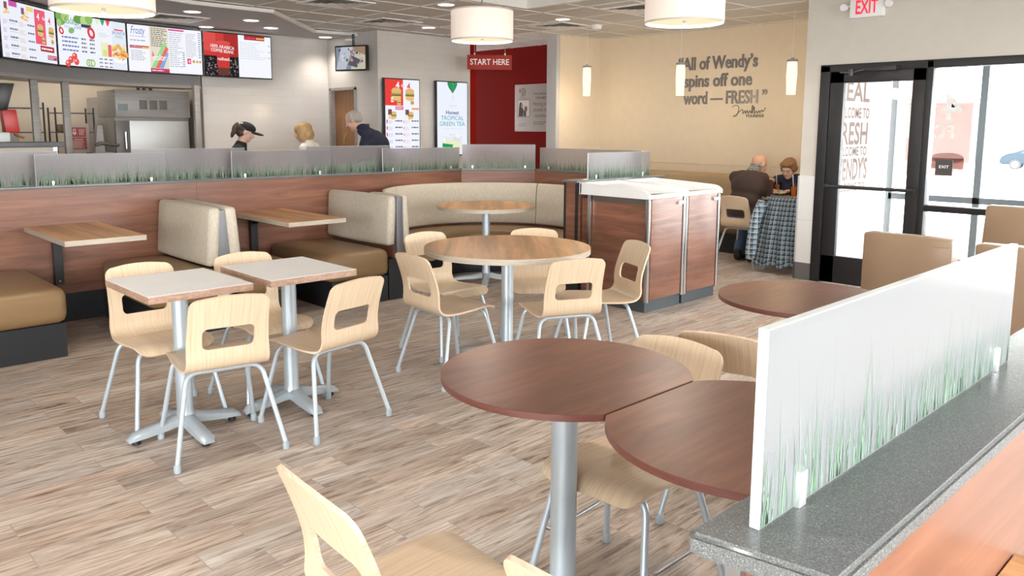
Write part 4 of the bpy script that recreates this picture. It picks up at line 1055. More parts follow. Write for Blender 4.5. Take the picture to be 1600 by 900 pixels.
p.rect(.43, .55, .61, .635, (.9, .35, .12))
for x in (.10, .38): fries(p, x, .51, .09, 10); burger(p, x+.03, .53, .09); p.rect(x-.06, x, .54, .61, (.22, .08, .1))
for k in range(6):
    z = .45-.085*k; p.rect(.01, .03, z-.02, z+.025, (.75, .1, .3)); p.lines(.045, .12, z-.03, z+.02, 3, (.5, .52, .68)); p.text('4.99 6.99', .15, z, .03, DK, width=.12); p.rect(.285, .30, z-.015, z+.015, (.85, .3, .3)); p.lines(.31, .39, z-.03, z+.02, 3, (.85, .55, .6)); p.text('5.19 7.19', .42, z, .03, DK, width=.12)
screen_thing('menu_screen', 'upright menu screen with red block and burgers beside the man in navy', p, (6.15, 8.79), (6.74, 8.79), 1.10, 1.04, (.56, 1.0), grp='upright menu screens')
p = Pic(1.0, pre='glow'); p.rect(0, .56, 0, 1.0, (.86, .90, 1.0)); p.poly([(.19, 1.0), (.37, 1.0), (.37, .97), (.345, .92), (.305, .87), (.285, .845), (.265, .87), (.215, .92), (.19, .97)], (.04, .30, .12)); p.poly([(.28, 1.0), (.29, 1.0), (.285, .86)], (.12, .46, .22))
for k in range(4): p.poly([(.285, .97-.03*k), (.345-.012*k, .985-.035*k), (.285, .96-.03*k)], (.10, .42, .2)); p.poly([(.285, .97-.03*k), (.225+.012*k, .985-.035*k), (.285, .96-.03*k)], (.02, .22, .09))
p.ell(.285, .79, .017, .032, (.66, .72, .82)); p.ell(.282, .785, .010, .02, (.93, .95, 1))
p.text('organic', .21, .665, .05, (.62, .72, .78), width=.15, shear=.3); p.text('Honest', .16, .56, .075, (.03, .07, .30), width=.24, bold=.014); p.text('TROPICAL', .07, .48, .085, (.03, .38, .47), width=.42); p.text('GREEN TEA', .045, .40, .085, (.03, .38, .47), width=.47); p.lines(.1, .46, .355, .37, 1, (.7, .74, .82))
p.poly([(.08, .25), (.47, .25), (.43, 0), (.12, 0)], (.80, .84, .78)); p.rect(.13, .42, .02, .2, (.84, .86, .58))
for k in range(12): p.ell(random.uniform(.12, .43), random.uniform(.2, .27), .04, .025, random.choice([(.93, .95, .98), (.80, .85, .9), (.72, .78, .82)]), 8, random.uniform(-1, 1))
p.poly([(.09, .02), (.28, .0), (.255, .06), (.29, .14), (.09, .16)], (.02, .32, .10)); p.text('Wendy', .11, .06, .07, (1, 1, 1), width=.13, bold=.02)
screen_thing('menu_screen', 'upright menu screen advertising green tea, leaf at its top', p, (7.02, 8.79), (7.60, 8.79), 1.10, 1.04, (.56, 1.0), grp='upright menu screens')
# hanging monitor
t = thing('monitor', 'small monitor hanging from the ceiling showing the kitchen camera', 'screen', (5.9, 9.18, 2.23), R(-68))
obj('bezel', B((-.25, .25, 0, .06, 0, .33), bev=.006), M['bezel'], t)
p = Pic(.8, pre='glow'); p.rect(-.29, .29, .02, .31, (.30, .33, .40)); p.poly([(-.1, .31), (.29, .31), (.29, .2), (.0, .25)], (.40, .28, .18)); p.poly([(-.29, .02), (-.1, .02), (.05, .31), (-.18, .31)], (.62, .66, .74)); p.poly([(0, .02), (.29, .02), (.29, .2), (.1, .25)], (.70, .64, .50)); p.poly([(-.05, .08), (.12, .04), (.2, .14), (.02, .2)], (.12, .13, .15))
for k in range(26): p.ell(random.uniform(-.26, .26), random.uniform(.04, .29), random.uniform(.01, .035), random.uniform(.008, .02), random.choice([(.85, .88, .95), (.08, .08, .1), (.5, .36, .2), (.42, .5, .62), (.7, .1, .1)]), 9, random.uniform(-1, 1))
o = p.done('display', t, (0, -.0012, 0)); o.scale = (.8, 1, 1)
bm = NB(); tube(bm, [(0, .07, .2), (0, .07, CEIL-.04-2.23)], .018, 10); box(bm, -.05, .05, .05, .10, .12, .26); obj('ceiling_mount', bm, M['blackmetal'], t)

# ------------------------------------------------------------------ signs
t = thing('hanging_sign', 'red hanging sign with white START HERE lettering', 'sign', (7.75, 8.70, 2.345), R(-72))
t.location = (7.30, 8.455, 2.288); t.rotation_euler = (0, 0, math.atan2(-.395, .475))
obj('board', B((0, .615, 0, .02, 0, .20), bev=.002), pm('sign_red', (.27, .022, .013), .55, spec=.2), t)
p = Pic(0, .5, 'sign'); p.text('START HERE', .04, .068, .11, (.86, .84, .82), width=.535, bold=.012); p.done('lettering', t, (0, -.002, 0))
bm = NB()
for x in (.10, .52): tube(bm, [(x, .01, .19), (x, .01, CEIL-2.288)], .003, 6); box(bm, x-.01, x+.01, 0, .02, .19, .225)
obj('hanging_wire', bm, M['chrome'], t)
t = thing('exit_sign', 'illuminated red EXIT sign with twin lamps above the door', 'sign', (DX-.06, 3.30, 2.522), R(-90))
obj('housing', B((0, .305, 0, .055, 0, .19), bev=.006), M['whitep'], t)
p = Pic(1.1, pre='glow'); p.text('EXIT', .055, .035, .17, (.95, .05, .10), width=.20, bold=.022); p.done('lettering', t, (0, -.002, 0))
for x in (-.05, .355):
    bm = NB(); tube(bm, [(x, -.035, .10), (x, .0, .10), (x, .03, .10)], [.03, .034, .022], 16); tube(bm, [(x, .02, .10), (.0 if x < 0 else .305, .03, .12)], .008, 8); obj('emergency_lamp', bm, M['whitep'], t)
t = thing('door_sign', 'small dark square EXIT sign on the sidelight glass', 'sign', (DX+.02, 2.485, 1.10), R(-90))
obj('plate', B((0, .14, 0, .005, 0, .138)), pm('sign_dark', (.05, .045, .045), .5), t, smooth=0)
p = Pic(0, .5, 'sign'); p.text('EXIT', .03, .065, .035, (.85, .85, .85), width=.08, bold=.012); p.done('lettering', t, (0, -.001, 0))
# quotation on the wall (x = QX), lettering of stood-off metal
def wall_text(lines, name, label, th, mats, cat='lettering'):
    bm = NB()
    for s, y, z, size, wd, bold, shear, mi in lines:
        vs, fs, w0 = text_mesh(s, size, bold, shear); k = wd/w0 if wd else 1
        fr = [bm.verts.new((-th, -(x*k), zz)) for x, zz in vs]; bk_ = [bm.verts.new((0, -(x*k), zz)) for x, zz in vs]
        for v_ in fr+bk_: v_.co += Vector((QX, y, z))
        ec = {}
        for f in fs:
            try: g = bm.faces.new([fr[i] for i in f]); g.material_index = mi
            except ValueError: continue
            for i in range(len(f)):
                e = (f[i], f[(i+1) % len(f)]); ec[e] = 1
        for (a, b) in list(ec):
            if (b, a) not in ec: g = bm.faces.new((fr[a], fr[b], bk_[b], bk_[a])); g.material_index = mi
    me = bpy.data.meshes.new(name); bmesh.ops.recalc_face_normals(bm, faces=bm.faces[:]); bm.to_mesh(me); bm.free()
    for m in mats: me.materials.append(m)
    o = bpy.data.objects.new(name, me); COL.objects.link(o); return tag(o, label, cat)
K = QX/8.64
qm = [pm('letter_metal', (.20, .19, .195), .38, .35), pm('ink', (.03, .03, .03), .6)]
wall_text([('\u201cAll of Wendy\u2019s', 5.92*K, 2.255, .225, 1.14, .022, 0, 0), ('spins off one', 5.83*K, 2.035, .225, .98, .022, 0, 0), ('word \u2014 FRESH \u201d', 5.83*K, 1.815, .225, 1.19, .022, 0, 0)], 'wall_quotation', 'dark metal quotation lettering in three lines on the beige wall', .012, qm)
bm = NB()
sig = [(5.135, 1.70), (5.10, 1.72), (5.05, 1.70), (5.07, 1.60), (5.12, 1.59), (5.08, 1.61), (5.00, 1.67), (4.99, 1.62), (4.965, 1.655), (4.955, 1.62), (4.935, 1.66), (4.92, 1.62), (4.90, 1.655), (4.885, 1.63), (4.86, 1.70), (4.875, 1.71), (4.87, 1.62), (4.845, 1.70), (4.84, 1.62), (4.82, 1.65), (4.80, 1.625), (4.785, 1.655), (4.77, 1.63), (4.75, 1.66), (4.73, 1.64), (4.70, 1.69)]
pts = bez([(QX-.004, y*K, 1.56-(1.5-z)*K*1.0) for y, z in sig], 5); tube(bm, pts, .0035, 6)
o = obj('signature', bm, qm[1]); tag(o, 'black handwritten signature below the wall quotation', 'lettering')
wall_text([('FOUNDER', 4.945*K, 1.5-(1.5-1.605)*1.0+.035, .05, .24, .012, 0, 1)], 'founder_lettering', 'small black FOUNDER lettering under the signature', .003, qm)
# plaque on the red wall
t = thing('wall_plaque', 'grey plaque with a photo and script lines on the dark red wall', 'plaque', (8.94, 9.20, 1.44), R(-90))
W_, H_ = 1.10, .73
obj('board', B((0, W_, 0, .02, 0, H_), bev=.002), pm('plaque_grey', (.42, .40, .37), .5), t)
p = Pic(0, .5, 'print'); p.rect(.10, .135, .60, .66, (.55, .06, .05)); p.text('n', .105, .605, .06, (.42, .40, .37)); p.lines(.15, .26, .55, .68, 5, (.12, .11, .11), .5, .3); p.lines(.12, .28, .48, .55, 3, (.25, .24, .23))
p.rect(.06, .34, .22, .50, (.30, .28, .26)); p.rect(.075, .325, .235, .485, (.72, .68, .64)); p.poly([(.09, .235), (.19, .235), (.2, .33), (.175, .38), (.17, .43), (.14, .46), (.11, .44), (.10, .38)], (.05, .035, .03)); p.ell(.165, .40, .022, .035, (.42, .27, .2)); p.ell(.25, .35, .035, .045, (.18, .12, .08)); p.poly([(.2, .235), (.26, .235), (.26, .31), (.2, .33)], (.06, .06, .07))
p.text('TWO PROGRAMS', .42, .56, .05, (.10, .09, .09), width=.40, bold=.01); p.text('ONE MISSION', .46, .50, .05, (.10, .09, .09), width=.34, bold=.01)
for s, x, z in (('Helping young', .40, .40), ('people in our', .41, .31), ('community', .44, .22)): p.text(s, x, z, .085, (.12, .11, .11), width=.42, shear=.35)
p.lines(.42, .8, .10, .16, 2, (.15, .14, .14)); p.lines(.10, .3, .07, .13, 2, (.25, .23, .22))
p.done('lettering', t, (0, -.002, 0))  # whole plaque print: photo and logo mark as well as the text
for x, z in ((.015, .02), (.015, H_-.02), (W_-.015, .02), (W_-.015, H_-.02)):
    bm = NB(); ellipsoid(bm, (x, -.002, z), .008, .004, .008, 8); obj('screw', bm, M['steel'], t)
t = thing('wall_frame', 'small dark framed notice on the tiled wall beside the man in navy', 'framed notice', (6.105, 9.27, 1.29), R(-90))
obj('frame', B((0, .17, 0, .012, 0, .25)), M['bezel'], t, smooth=0); p = Pic(0, .5, 'print'); p.rect(.018, .152, .018, .232, (.62, .58, .54)); p.ell(.085, .13, .025, .03, (.6, .1, .1)); p.lines(.03, .14, .03, .09, 4, (.3, .3, .3)); p.lines(.03, .14, .17, .22, 3, (.3, .3, .3)); p.done('print', t, (0, -.001, 0))

# ------------------------------------------------------------------ banquette along the quotation wall, table settings
t = thing('banquette', 'tan vinyl banquette along the beige quotation wall', 'banquette', (8.55, 5.6, 0))
bm = NB(); cushion(bm, .28, .43, -1.86, 1.88, .50, .935, .04, .006); obj('back_cushion', bm, pm('light_tan_vinyl', (.42, .31, .19), .45), t, smooth=60)
bm = NB(); cushion(bm, -.06, .42, -1.86, 1.88, .24, .455, .05, .008); obj('seat_cushion', bm, M['tan'], t, smooth=60)
obj('plinth', B((.0, .42, -1.86, 1.88, 0, .25)), M['black'], t, smooth=0)
def cup(x, y, label):
    t = thing('drink_cup', label, 'cup', (x, y, .757), 0, 'iced drinks on the couple\'s table')
    bm = NB(); lathe(bm, [(.031, 0), (.033, .004), (.043, .125), (.045, .13), (.042, .13), (.032, .006)], 24, cap=False); bm.faces.new([v for v in bm.verts if abs(v.co.z) < 1e-6])
    obj('clear_cup', bm, glass_mat_clear, t)
    bm = NB(); lathe(bm, [(.0305, .006), (.040, .108)], 24); obj('drink', bm, M['orange'], t)
    bm = NB(); lathe(bm, [(.047, .128), (.047, .136), (.038, .142), (.006, .143)], 24); obj('lid', bm, glass_mat_clear, t)
    bm = NB(); tube(bm, [(.005, .0, .02), (-.012, .012, .24)], .0042, 8); obj('straw', bm, M['whitep'], t)
glass_mat_clear = glass_mat('clear_plastic', (.93, .94, .95), 1.4)
cup(8.575, 4.475, 'orange iced drink with straw nearest the man in the brown sweater')
cup(8.40, 4.185, 'orange iced drink with straw beside the tiled wall end')
bm = NB(); rr = random.Random(4)
vs = [[bm.verts.new((8.44+.12*(i-2)/2, 4.36+.11*(j-2)/2, .765+rr.uniform(0, .035)+.02*((i-2)**2+(j-2)**2)/8)) for j in range(5)] for i in range(5)]
for i in range(4):
    for j in range(4): bm.faces.new((vs[i][j], vs[i+1][j], vs[i+1][j+1], vs[i][j+1]))
bmesh.ops.solidify(bm, geom=bm.faces[:], thickness=.003)
tag(obj('sandwich_wrapper', bm, M['paper'], None, smooth=0), 'crumpled white sandwich wrapper lying between the two seated people', 'wrapper')
bm = B((8.50, 8.63, 3.98, 4.22, .758, .766), bev=.003); tag(obj('food_tray', bm, pm('tray_white', (.75, .73, .68), .5)), 'pale tray on the couple\'s table behind the right drink', 'tray')

# plaid coat thrown over the chair beside the man
bm = NB(); uvl = bm.loops.layers.uv.new('UVMap'); NU, NV = 56, 40; rows = []
for j in range(NV+1):
    v = j/NV; rows.append([])
    for i in range(NU+1):
        u = i/NU; q = u-.5
        if v < .16:                                   # over the top of the backrest
            a = v/.16; x = .075-.115*a; z = .775+.025*math.sin(PI*a); wid = .40
        else:
            a = (v-.16)/.84; x = -.04-.10*a-.04*math.sin(a*2.2); z = .775-.70*a; wid = .40+.13*a
        fold = (.5+.5*math.sin(u*21+1.2*math.sin(v*3)))*.030*min(1, max(0, (v-.12)*2.2))+.012*math.sin(u*47+v*5)*max(0, v-.3)
        y = -q*wid*(1+.02*math.sin(v*7)); wrap = (abs(q)*2)**4*.10*(1-.3*v)
        if v > .9: z += .018*math.sin(u*17)+.03*(q+.2)
        rows[-1].append((bm.verts.new((x-fold+wrap, y, z)), (u*.62, v*.95)))
for j in range(NV):
    for i in range(NU):
        c = [rows[j][i], rows[j][i+1], rows[j+1][i+1], rows[j+1][i]]
        f = bm.faces.new([k[0] for k in c])
        for l, k in zip(f.loops, c): l[uvl].uv = k[1]
bmesh.ops.solidify(bm, geom=bm.faces[:], thickness=.006)
t = thing('plaid_coat', 'blue black and white plaid coat draped over a chair back beside the tiled wall end', 'coat', (7.80, 3.985, 0))
obj('coat_body', bm, M['plaid'], t, smooth=70)
bm = NB(); uvl = bm.loops.layers.uv.new('UVMap')                          # a hanging sleeve on the left
pts = bez([(-.06, .20, .74), (-.12, .245, .55), (-.15, .26, .33), (-.16, .27, .13)], 6); rr_ = [.055, .06]+[.058]*(len(pts)-4)+[.05, .046]
tube(bm, pts, rr_, 16)
for f in bm.faces:
    for l in f.loops: l[uvl].uv = (math.atan2(l.vert.co.x+.12, l.vert.co.y-.25)*.06, l.vert.co.z)
obj('sleeve', bm, M['plaid'], t, smooth=70)

# ------------------------------------------------------------------ people
def solid(name, parts, voxel, mats, parent, smooth_it=4, paint=None):
    """one continuous skin grown around the given limbs and volumes"""
    bm = NB()
    for q in parts:
        if q[0] == 'e': ellipsoid(bm, q[1], *q[2], seg=20, rot=q[3] if len(q) > 3 else None)
        else:
            p, r = q[1], q[2]; tube(bm, p, r, 14)
            for c, rr in zip(p, r if isinstance(r, (list, tuple)) else [r]*len(p)): ellipsoid(bm, c, rr, rr, rr, 14)
    me = bpy.data.meshes.new(name); bm.to_mesh(me); bm.free()
    o = bpy.data.objects.new(name, me); COL.objects.link(o)
    m = o.modifiers.new('r', 'REMESH'); m.mode = 'VOXEL'; m.voxel_size = voxel; m.use_smooth_shade = True
    s = o.modifiers.new('s', 'SMOOTH'); s.factor = .5; s.iterations = smooth_it
    dg = bpy.context.evaluated_depsgraph_get(); dg.update()
    me2 = bpy.data.meshes.new_from_object(o.evaluated_get(dg)); me2.name = name
    o.modifiers.clear(); o.data = me2; bpy.data.meshes.remove(me)
    me2.materials.clear()
    for mm in (mats if isinstance(mats, (list, tuple)) else [mats]): me2.materials.append(mm)
    if paint:
        for p in me2.polygons: p.material_index = paint(p.center)
    for p in me2.polygons: p.use_smooth = True
    if parent: o.parent = parent
    return o
V = Vector
def frame(f, tilt):
    """head axes: forward f (2-D), pitched down by tilt"""
    f = V((f[0], f[1], 0)).normalized(); l = V((-f.y, f.x, 0)); u = V((0, 0, 1))
    ff = f*math.cos(tilt)-u*math.sin(tilt); uu = u*math.cos(tilt)+f*math.sin(tilt)
    return ff, l, uu
def head_parts(c, ax, s=1.0):
    f, l, u = ax; rot = Matrix((f, l, u)).transposed()
    P = lambda a, b, d: c+f*a*s+l*b*s+u*d*s
    e = [('e', P(-.008, 0, .03), (.097*s, .076*s, .088*s), rot), ('e', P(.022, 0, -.045), (.066*s, .058*s, .075*s), rot), ('e', P(.060, 0, -.088), (.028*s, .030*s, .024*s), rot),
         ('t', [P(.088, 0, .012), P(.108, 0, -.022)], [.010*s, .016*s]), ('e', P(.083, 0, -.052), (.014*s, .026*s, .012*s), rot), ('e', P(.078, 0, .026), (.02*s, .05*s, .012*s), rot)]
    for b in (-1, 1): e += [('e', P(-.012, b*.078, -.008), (.020*s, .010*s, .032*s), rot), ('e', P(.055, b*.038, -.03), (.03*s, .024*s, .028*s), rot)]
    return e
def face_bits(t, c, ax, s=1.0, eyes=True):
    f, l, u = ax; P = lambda a, b, d: c+f*a*s+l*b*s+u*d*s; rot = Matrix((f, l, u)).transposed()
    for b in (-1, 1):
        bm = NB(); ellipsoid(bm, P(.079, b*.030, .006), .011*s, .014*s, .008*s, 12, rot=rot); e = obj('eye', bm, pm('eye_white', (.75, .72, .68), .2), t)
        bm = NB(); ellipsoid(bm, P(.0885, b*.030, .006), .004*s, .006*s, .006*s, 10, rot=rot); obj('iris', bm, pm('eye_dark', (.05, .035, .03), .2), e)
    bm = NB(); ellipsoid(bm, P(.092, 0, -.054), .008*s, .023*s, .007*s, 12, rot=rot); obj('mouth', bm, pm('lips', (.42, .17, .14), .5), t)
def hand(wrist, d, nrm, side, curl=.6, s=1.0):
    """palm, four unequal bent fingers and a thumb from the side of the palm; d = pointing, nrm = back of the hand"""
    d = d.normalized(); nrm = (nrm-d*nrm.dot(d)).normalized(); a = d.cross(nrm)*side
    rot = Matrix((d, a, nrm)).transposed(); out = [('e', wrist+d*.045*s, (.052*s, .040*s, .016*s), rot)]
    for k, (o, ln) in enumerate(((.029, .070), (.010, .080), (-.010, .075), (-.028, .058))):
        b = wrist+d*.082*s+a*o*s; p = [b]; an = 0
        for q in (.45, .32, .23): an += curl*.8; p.append(p[-1]+(d*math.cos(an)-nrm*math.sin(an))*ln*q*s)
        out.append(('t', [wrist+d*.05*s+a*o*.8*s]+p, [.010*s, .0098*s, .009*s, .0083*s, .0075*s]))
    b = wrist+d*.022*s+a*.034*s; td = (d*.75+a*.55-nrm*.35).normalized(); td2 = (d*.95+a*.05-nrm*.4).normalized()
    out.append(('t', [b, b+td*.032*s, b+td*.032*s+td2*.030*s], [.013*s, .011*s, .009*s]))
    return out
def person(label, base, hips, chest, neck, headc, face, tilt, arms, legs, top, bottom, skin=None, s=1.0, shoes=None, shoulder=.185, girth=1.0, feet=None, topname='shirt', open_hands=True, collar=None):
    """arms: (shoulder, elbow, wrist) x 2; legs: (hip, knee, ankle) x 2, all world points; one continuous body with clothing over it"""
    base = V(base); t = thing('person', label, 'person', base)
    O = lambda p: V(p)-base
    ax = frame(face, tilt); hc = O(headc); parts = head_parts(hc, ax, s)
    hips, chest, neck = O(hips), O(chest), O(neck); side = ax[1]
    fwd = V((face[0], face[1], 0)).normalized(); rot = Matrix((fwd, side, fwd.cross(side))).transposed()
    parts += [('t', [chest+V((0, 0, .05)), neck, hc+V((0, 0, -.05))-ax[0]*.02], [.075*s, .056*s, .056*s])]
    mid = (hips+chest)/2
    torso = [('e', hips, (.105*girth, .155*girth, .12), rot), ('e', mid, (.10*girth, .145*girth, .16), rot), ('e', chest, (.112*girth, .160*girth, .15), rot)]
    parts += torso
    slv = []; handp = []
    for i, (sh, el, wr) in enumerate(arms):
        sh, el, wr = O(sh), O(el), O(wr); parts += [('t', [chest.lerp(sh, .5)+V((0, 0, .05)), sh, sh.lerp(el, .5), el, el.lerp(wr, .4), wr], [.06, .054, .046, .038, .037, .026])]
        slv += [('t', [chest.lerp(sh, .4)+V((0, 0, .06)), sh, sh.lerp(el, .5), el, el.lerp(wr, .45), wr.lerp(el, .06)], [.085, .070, .062, .055, .050, .042])]
        d = (wr-el).normalized(); sd = 1 if i == 0 else -1
        parts += hand(wr, (d+fwd*.15+V((0, 0, -.15))).normalized(), V((0, 0, 1))-d*.2, sd, .55, s)
    trs = []; ft = []
    for i, (hp, kn, an) in enumerate(legs):
        hp, kn, an = O(hp), O(kn), O(an); parts += [('t', [hp, hp.lerp(kn, .5), kn, kn.lerp(an, .35), an], [.085, .072, .052, .052, .034])]
        trs += [('t', [hips.lerp(hp, .6), hp, hp.lerp(kn, .5), kn, kn.lerp(an, .4), an+(kn-an)*.10], [.12, .105, .092, .073, .068, .058])]
        fd = V(feet[i]).normalized() if feet else fwd
        parts += [('t', [an, an+fd*.05+V((0, 0, -.045)), an+fd*.15+V((0, 0, -.05))], [.034, .034, .026])]
        ft.append((an, fd))
    body = solid('body', parts, .0075 if open_hands else .009, skin or M['skin'], t, 3)
    face_bits(t, hc, ax, s)
    tp = [('e', hips+V((0, 0, .03)), (.125*girth, .175*girth, .13), rot), ('e', mid, (.122*girth, .168*girth, .18), rot), ('e', chest, (.133*girth, .182*girth, .165), rot), ('t', [chest+V((0, 0, .08)), neck-V((0, 0, .012))], [.105, .072])]+slv
    solid(topname, tp, .012, top, t, 5)
    solid('trousers', trs+[('e', hips-V((0, 0, .03)), (.12*girth, .17*girth, .11), rot)], .012, bottom, t, 4)
    for an, fd in ft:
        r = Matrix((fd, V((0, 0, 1)).cross(fd), V((0, 0, 1)))).transposed()
        z = -an.z
        solid('shoe', [('e', V((an.x, an.y, 0))+fd*.02+V((0, 0, .048)), (.06, .043, .05), r), ('e', V((an.x, an.y, 0))+fd*.12+V((0, 0, .034)), (.09, .046, .034), r), ('t', [V((an.x, an.y, .05)), V((an.x, an.y, .10))], [.05, .045])], .008, shoes or M['black'], t, 3)
    return t, hc, ax
def hair_cap(t, c, ax, s, mat, vols, name='hair', vox=.008):
    f, l, u = ax; rot = Matrix((f, l, u)).transposed()
    return solid(name, [('e', c+f*a*s+l*b*s+u*d*s, (x*s, y*s, z*s), rot) for a, b, d, x, y, z in vols], vox, mat, t, 2)
NAVY = pm('navy_cloth', (.012, .016, .038), .85); BROWN = pm('brown_knit', (.050, .030, .024), .9); JEANS = pm('blue_denim', (.055, .105, .19), .85); BLK = pm('black_cloth', (.010, .010, .012), .85)
CREAM = pm('cream_cloth', (.78, .76, .70), .85); DARKTR = pm('dark_trousers', (.03, .03, .035), .85)
BLOND = wood('blond_hair', [(.3, (.24, .13, .05)), (.7, (.52, .34, .16))], (60, 60, 10), 'Object', .5); GREY = wood('grey_hair', [(.3, (.22, .20, .18)), (.7, (.48, .44, .40))], (70, 70, 20), 'Object', .6)
DKHAIR = wood('dark_hair', [(.3, (.02, .012, .010)), (.7, (.07, .04, .03))], (60, 60, 8), 'Object', .45); AUB = wood('auburn_hair', [(.3, (.13, .06, .025)), (.7, (.34, .17, .08))], (60, 60, 10), 'Object', .5)
# man in the brown sweater, seated with his back to us, eating
t, hc, ax = person('bald seated man in brown sweater and jeans, seen from behind, eating', (8.02, 4.52, 0), (8.02, 4.53, .545), (8.08, 4.51, .86), (8.165, 4.485, 1.02), (8.225, 4.47, 1.105), (1, -.16), .45,
    [((8.12, 4.70, .955), (8.30, 4.76, .80), (8.45, 4.56, .865)), ((8.12, 4.355, .955), (8.20, 4.33, .755), (8.40, 4.415, .90))],
    [((8.03, 4.63, .52), (8.42, 4.68, .52), (8.17, 4.655, .09)), ((8.03, 4.43, .52), (8.42, 4.40, .52), (8.13, 4.47, .09))], BROWN, JEANS, M['skin'], feet=[(1, .08, 0), (1, -.1, 0)], girth=1.15, topname='sweater')
t.location.y += .055
hair_cap(t, hc, ax, 1, GREY, [(-.03, .060, -.018, .04, .019, .026), (-.03, -.060, -.018, .04, .019, .026)], 'hair_fringe')
solid('shirt_collar', [('t', [V((8.02, 4.52, 0))*-1+V((8.145, 4.49, 1.015)), V((8.02, 4.52, 0))*-1+V((8.17, 4.485, 1.045))], [.080, .070])], .009, M['check'], t, 2)
for y in (.10, -.07):
    pass
bm = NB(); box(bm, 8.445-8.02, 8.51-8.02, 4.41-4.52, 4.53-4.52, .885, .94, bev=.02, seg=3)
o = obj('sandwich', bm, pm('bun', (.62, .40, .20), .7), None, (8.02, 4.575, 0)); tag(o, 'sandwich held in both hands of the man in the brown sweater', 'sandwich')
# woman on the banquette
t, hc, ax = person('short-haired seated woman in dark top, facing us and looking down', (8.72, 4.37, 0), (8.74, 4.36, .56), (8.70, 4.355, .815), (8.635, 4.35, .965), (8.575, 4.345, 1.055), (-1, -.08), .40,
    [((8.69, 4.18, .90), (8.62, 4.10, .73), (8.50, 4.22, .80)), ((8.69, 4.53, .90), (8.64, 4.62, .74), (8.50, 4.50, .80))],
    [((8.72, 4.27, .53), (8.44, 4.25, .53), (8.46, 4.25, .09)), ((8.72, 4.45, .53), (8.44, 4.47, .53), (8.46, 4.47, .09))], NAVY, DARKTR, M['skin2'], s=.95, girth=.95, topname='top')
hair_cap(t, hc, ax, .95, AUB, [(-.020, 0, .045, .108, .090, .080), (-.055, 0, -.015, .068, .086, .07), (.045, .03, .075, .050, .055, .030), (.045, -.03, .075, .050, .055, .030), (0, .072, .005, .05, .022, .05), (0, -.072, .005, .05, .022, .05)])
bm = NB()
for b in (-1, 1): lathe(bm, [(.02, -.001), (.0215, 0), (.02, .001), (.0185, 0), (.02, -.001)], 20, cap=False)
f, l, u = ax; vv = bm.verts[:]; half = len(vv)//2
for k, v_ in enumerate(vv):
    b = -1 if k < half else 1; q = v_.co.copy(); v_.co = hc+f*.103*.95+l*(b*.032+q.x)+u*(.004+q.y*.8)+f*q.z
tube(bm, [hc+f*.10+l*-.012+u*.006, hc+f*.10+l*.012+u*.006], .0012, 6)
for b in (-1, 1): tube(bm, [hc+f*.098+l*b*.052+u*.008, hc-f*.0+l*b*.078+u*.004], .0012, 6)
obj('glasses', bm, M['blackmetal'], t)
solid('collar', [('t', [V((8.655, 4.355, .945))-V((8.72, 4.37, 0)), V((8.635, 4.35, .985))-V((8.72, 4.37, 0))], [.070, .060])], .009, CREAM, t, 2)
# worker in a black cap behind the counter
def standing(label, x, y, hz, face, tilt, top, bottom, skin, lean=.05, s=.97, arm=.30, girth=1.0, topname='shirt', drop=.20):
    f = V((face[0], face[1], 0)).normalized(); l = V((-f.y, f.x, 0)); H = hz
    P = lambda a, b, z: V((x, y, 0))+f*a+l*b+V((0, 0, z))
    sh = H-drop
    return person(label, (x, y, 0), P(-lean, 0, sh-.46), P(-lean*.4, 0, sh-.13), P(lean*.25, 0, sh+.06), P(lean*.25+.045+lean*.3, 0, H), face, tilt,
        [(P(-lean*.2, .185, sh-.02), P(.02, .24, sh-.29), P(arm, .13, sh-.34)), (P(-lean*.2, -.185, sh-.02), P(.02, -.24, sh-.29), P(arm, -.13, sh-.34))],
        [(P(-lean, .09, sh-.54), P(.0, .095, .48), P(-.02, .10, .09)), (P(-lean, -.09, sh-.54), P(.02, -.095, .48), P(-.0, -.10, .09))], top, bottom, skin, s=s, girth=girth, topname=topname)
t, hc, ax = standing('worker in black cap and black shirt with a ponytail, looking down', 4.24, 9.0, 1.43, (.90, -.43), .38, BLK, DARKTR, M['skin2'], s=.95)
hair_cap(t, hc, ax, .95, DKHAIR, [(-.03, 0, .03, .092, .084, .078), (-.05, 0, -.03, .06, .075, .055), (-.12, 0, .05, .035, .03, .035), (-.140, 0, .0, .030, .034, .06), (-.135, 0, -.06, .026, .030, .07)])
f, l, u = ax; rot = Matrix((f, l, u)).transposed()
solid('cap_crown', [('e', hc+f*-.004+u*.058, (.104, .086, .062), rot)], .008, BLK, t, 2)
bm = NB(); ellipsoid(bm, hc+f*.118+u*.028, .085, .074, .016, 20, rot=Matrix.Rotation(-.12, 3, l) @ rot)
obj('cap_brim', bm, BLK, t)
bm = NB(); tube(bm, [hc+f*-.07+l*.06+u*.085, hc+f*-.11+u*.062, hc+f*-.07-l*.06+u*.085], .009, 8); obj('cap_strap', bm, CREAM, t)
# blond woman ordering
t, hc, ax = standing('blond woman in cream jacket at the counter, turned away', 5.03, 8.80, 1.425, (-.66, .75), .25, CREAM, DARKTR, M['skin2'], s=.96, arm=.36, topname='jacket', drop=.17)
hair_cap(t, hc, ax, .96, BLOND, [(-.02, 0, .045, .115, .100, .085), (-.055, 0, -.035, .085, .102, .095), (-.01, .080, -.03, .060, .032, .095), (-.01, -.080, -.03, .060, .032, .095), (.03, 0, .07, .06, .075, .038)])
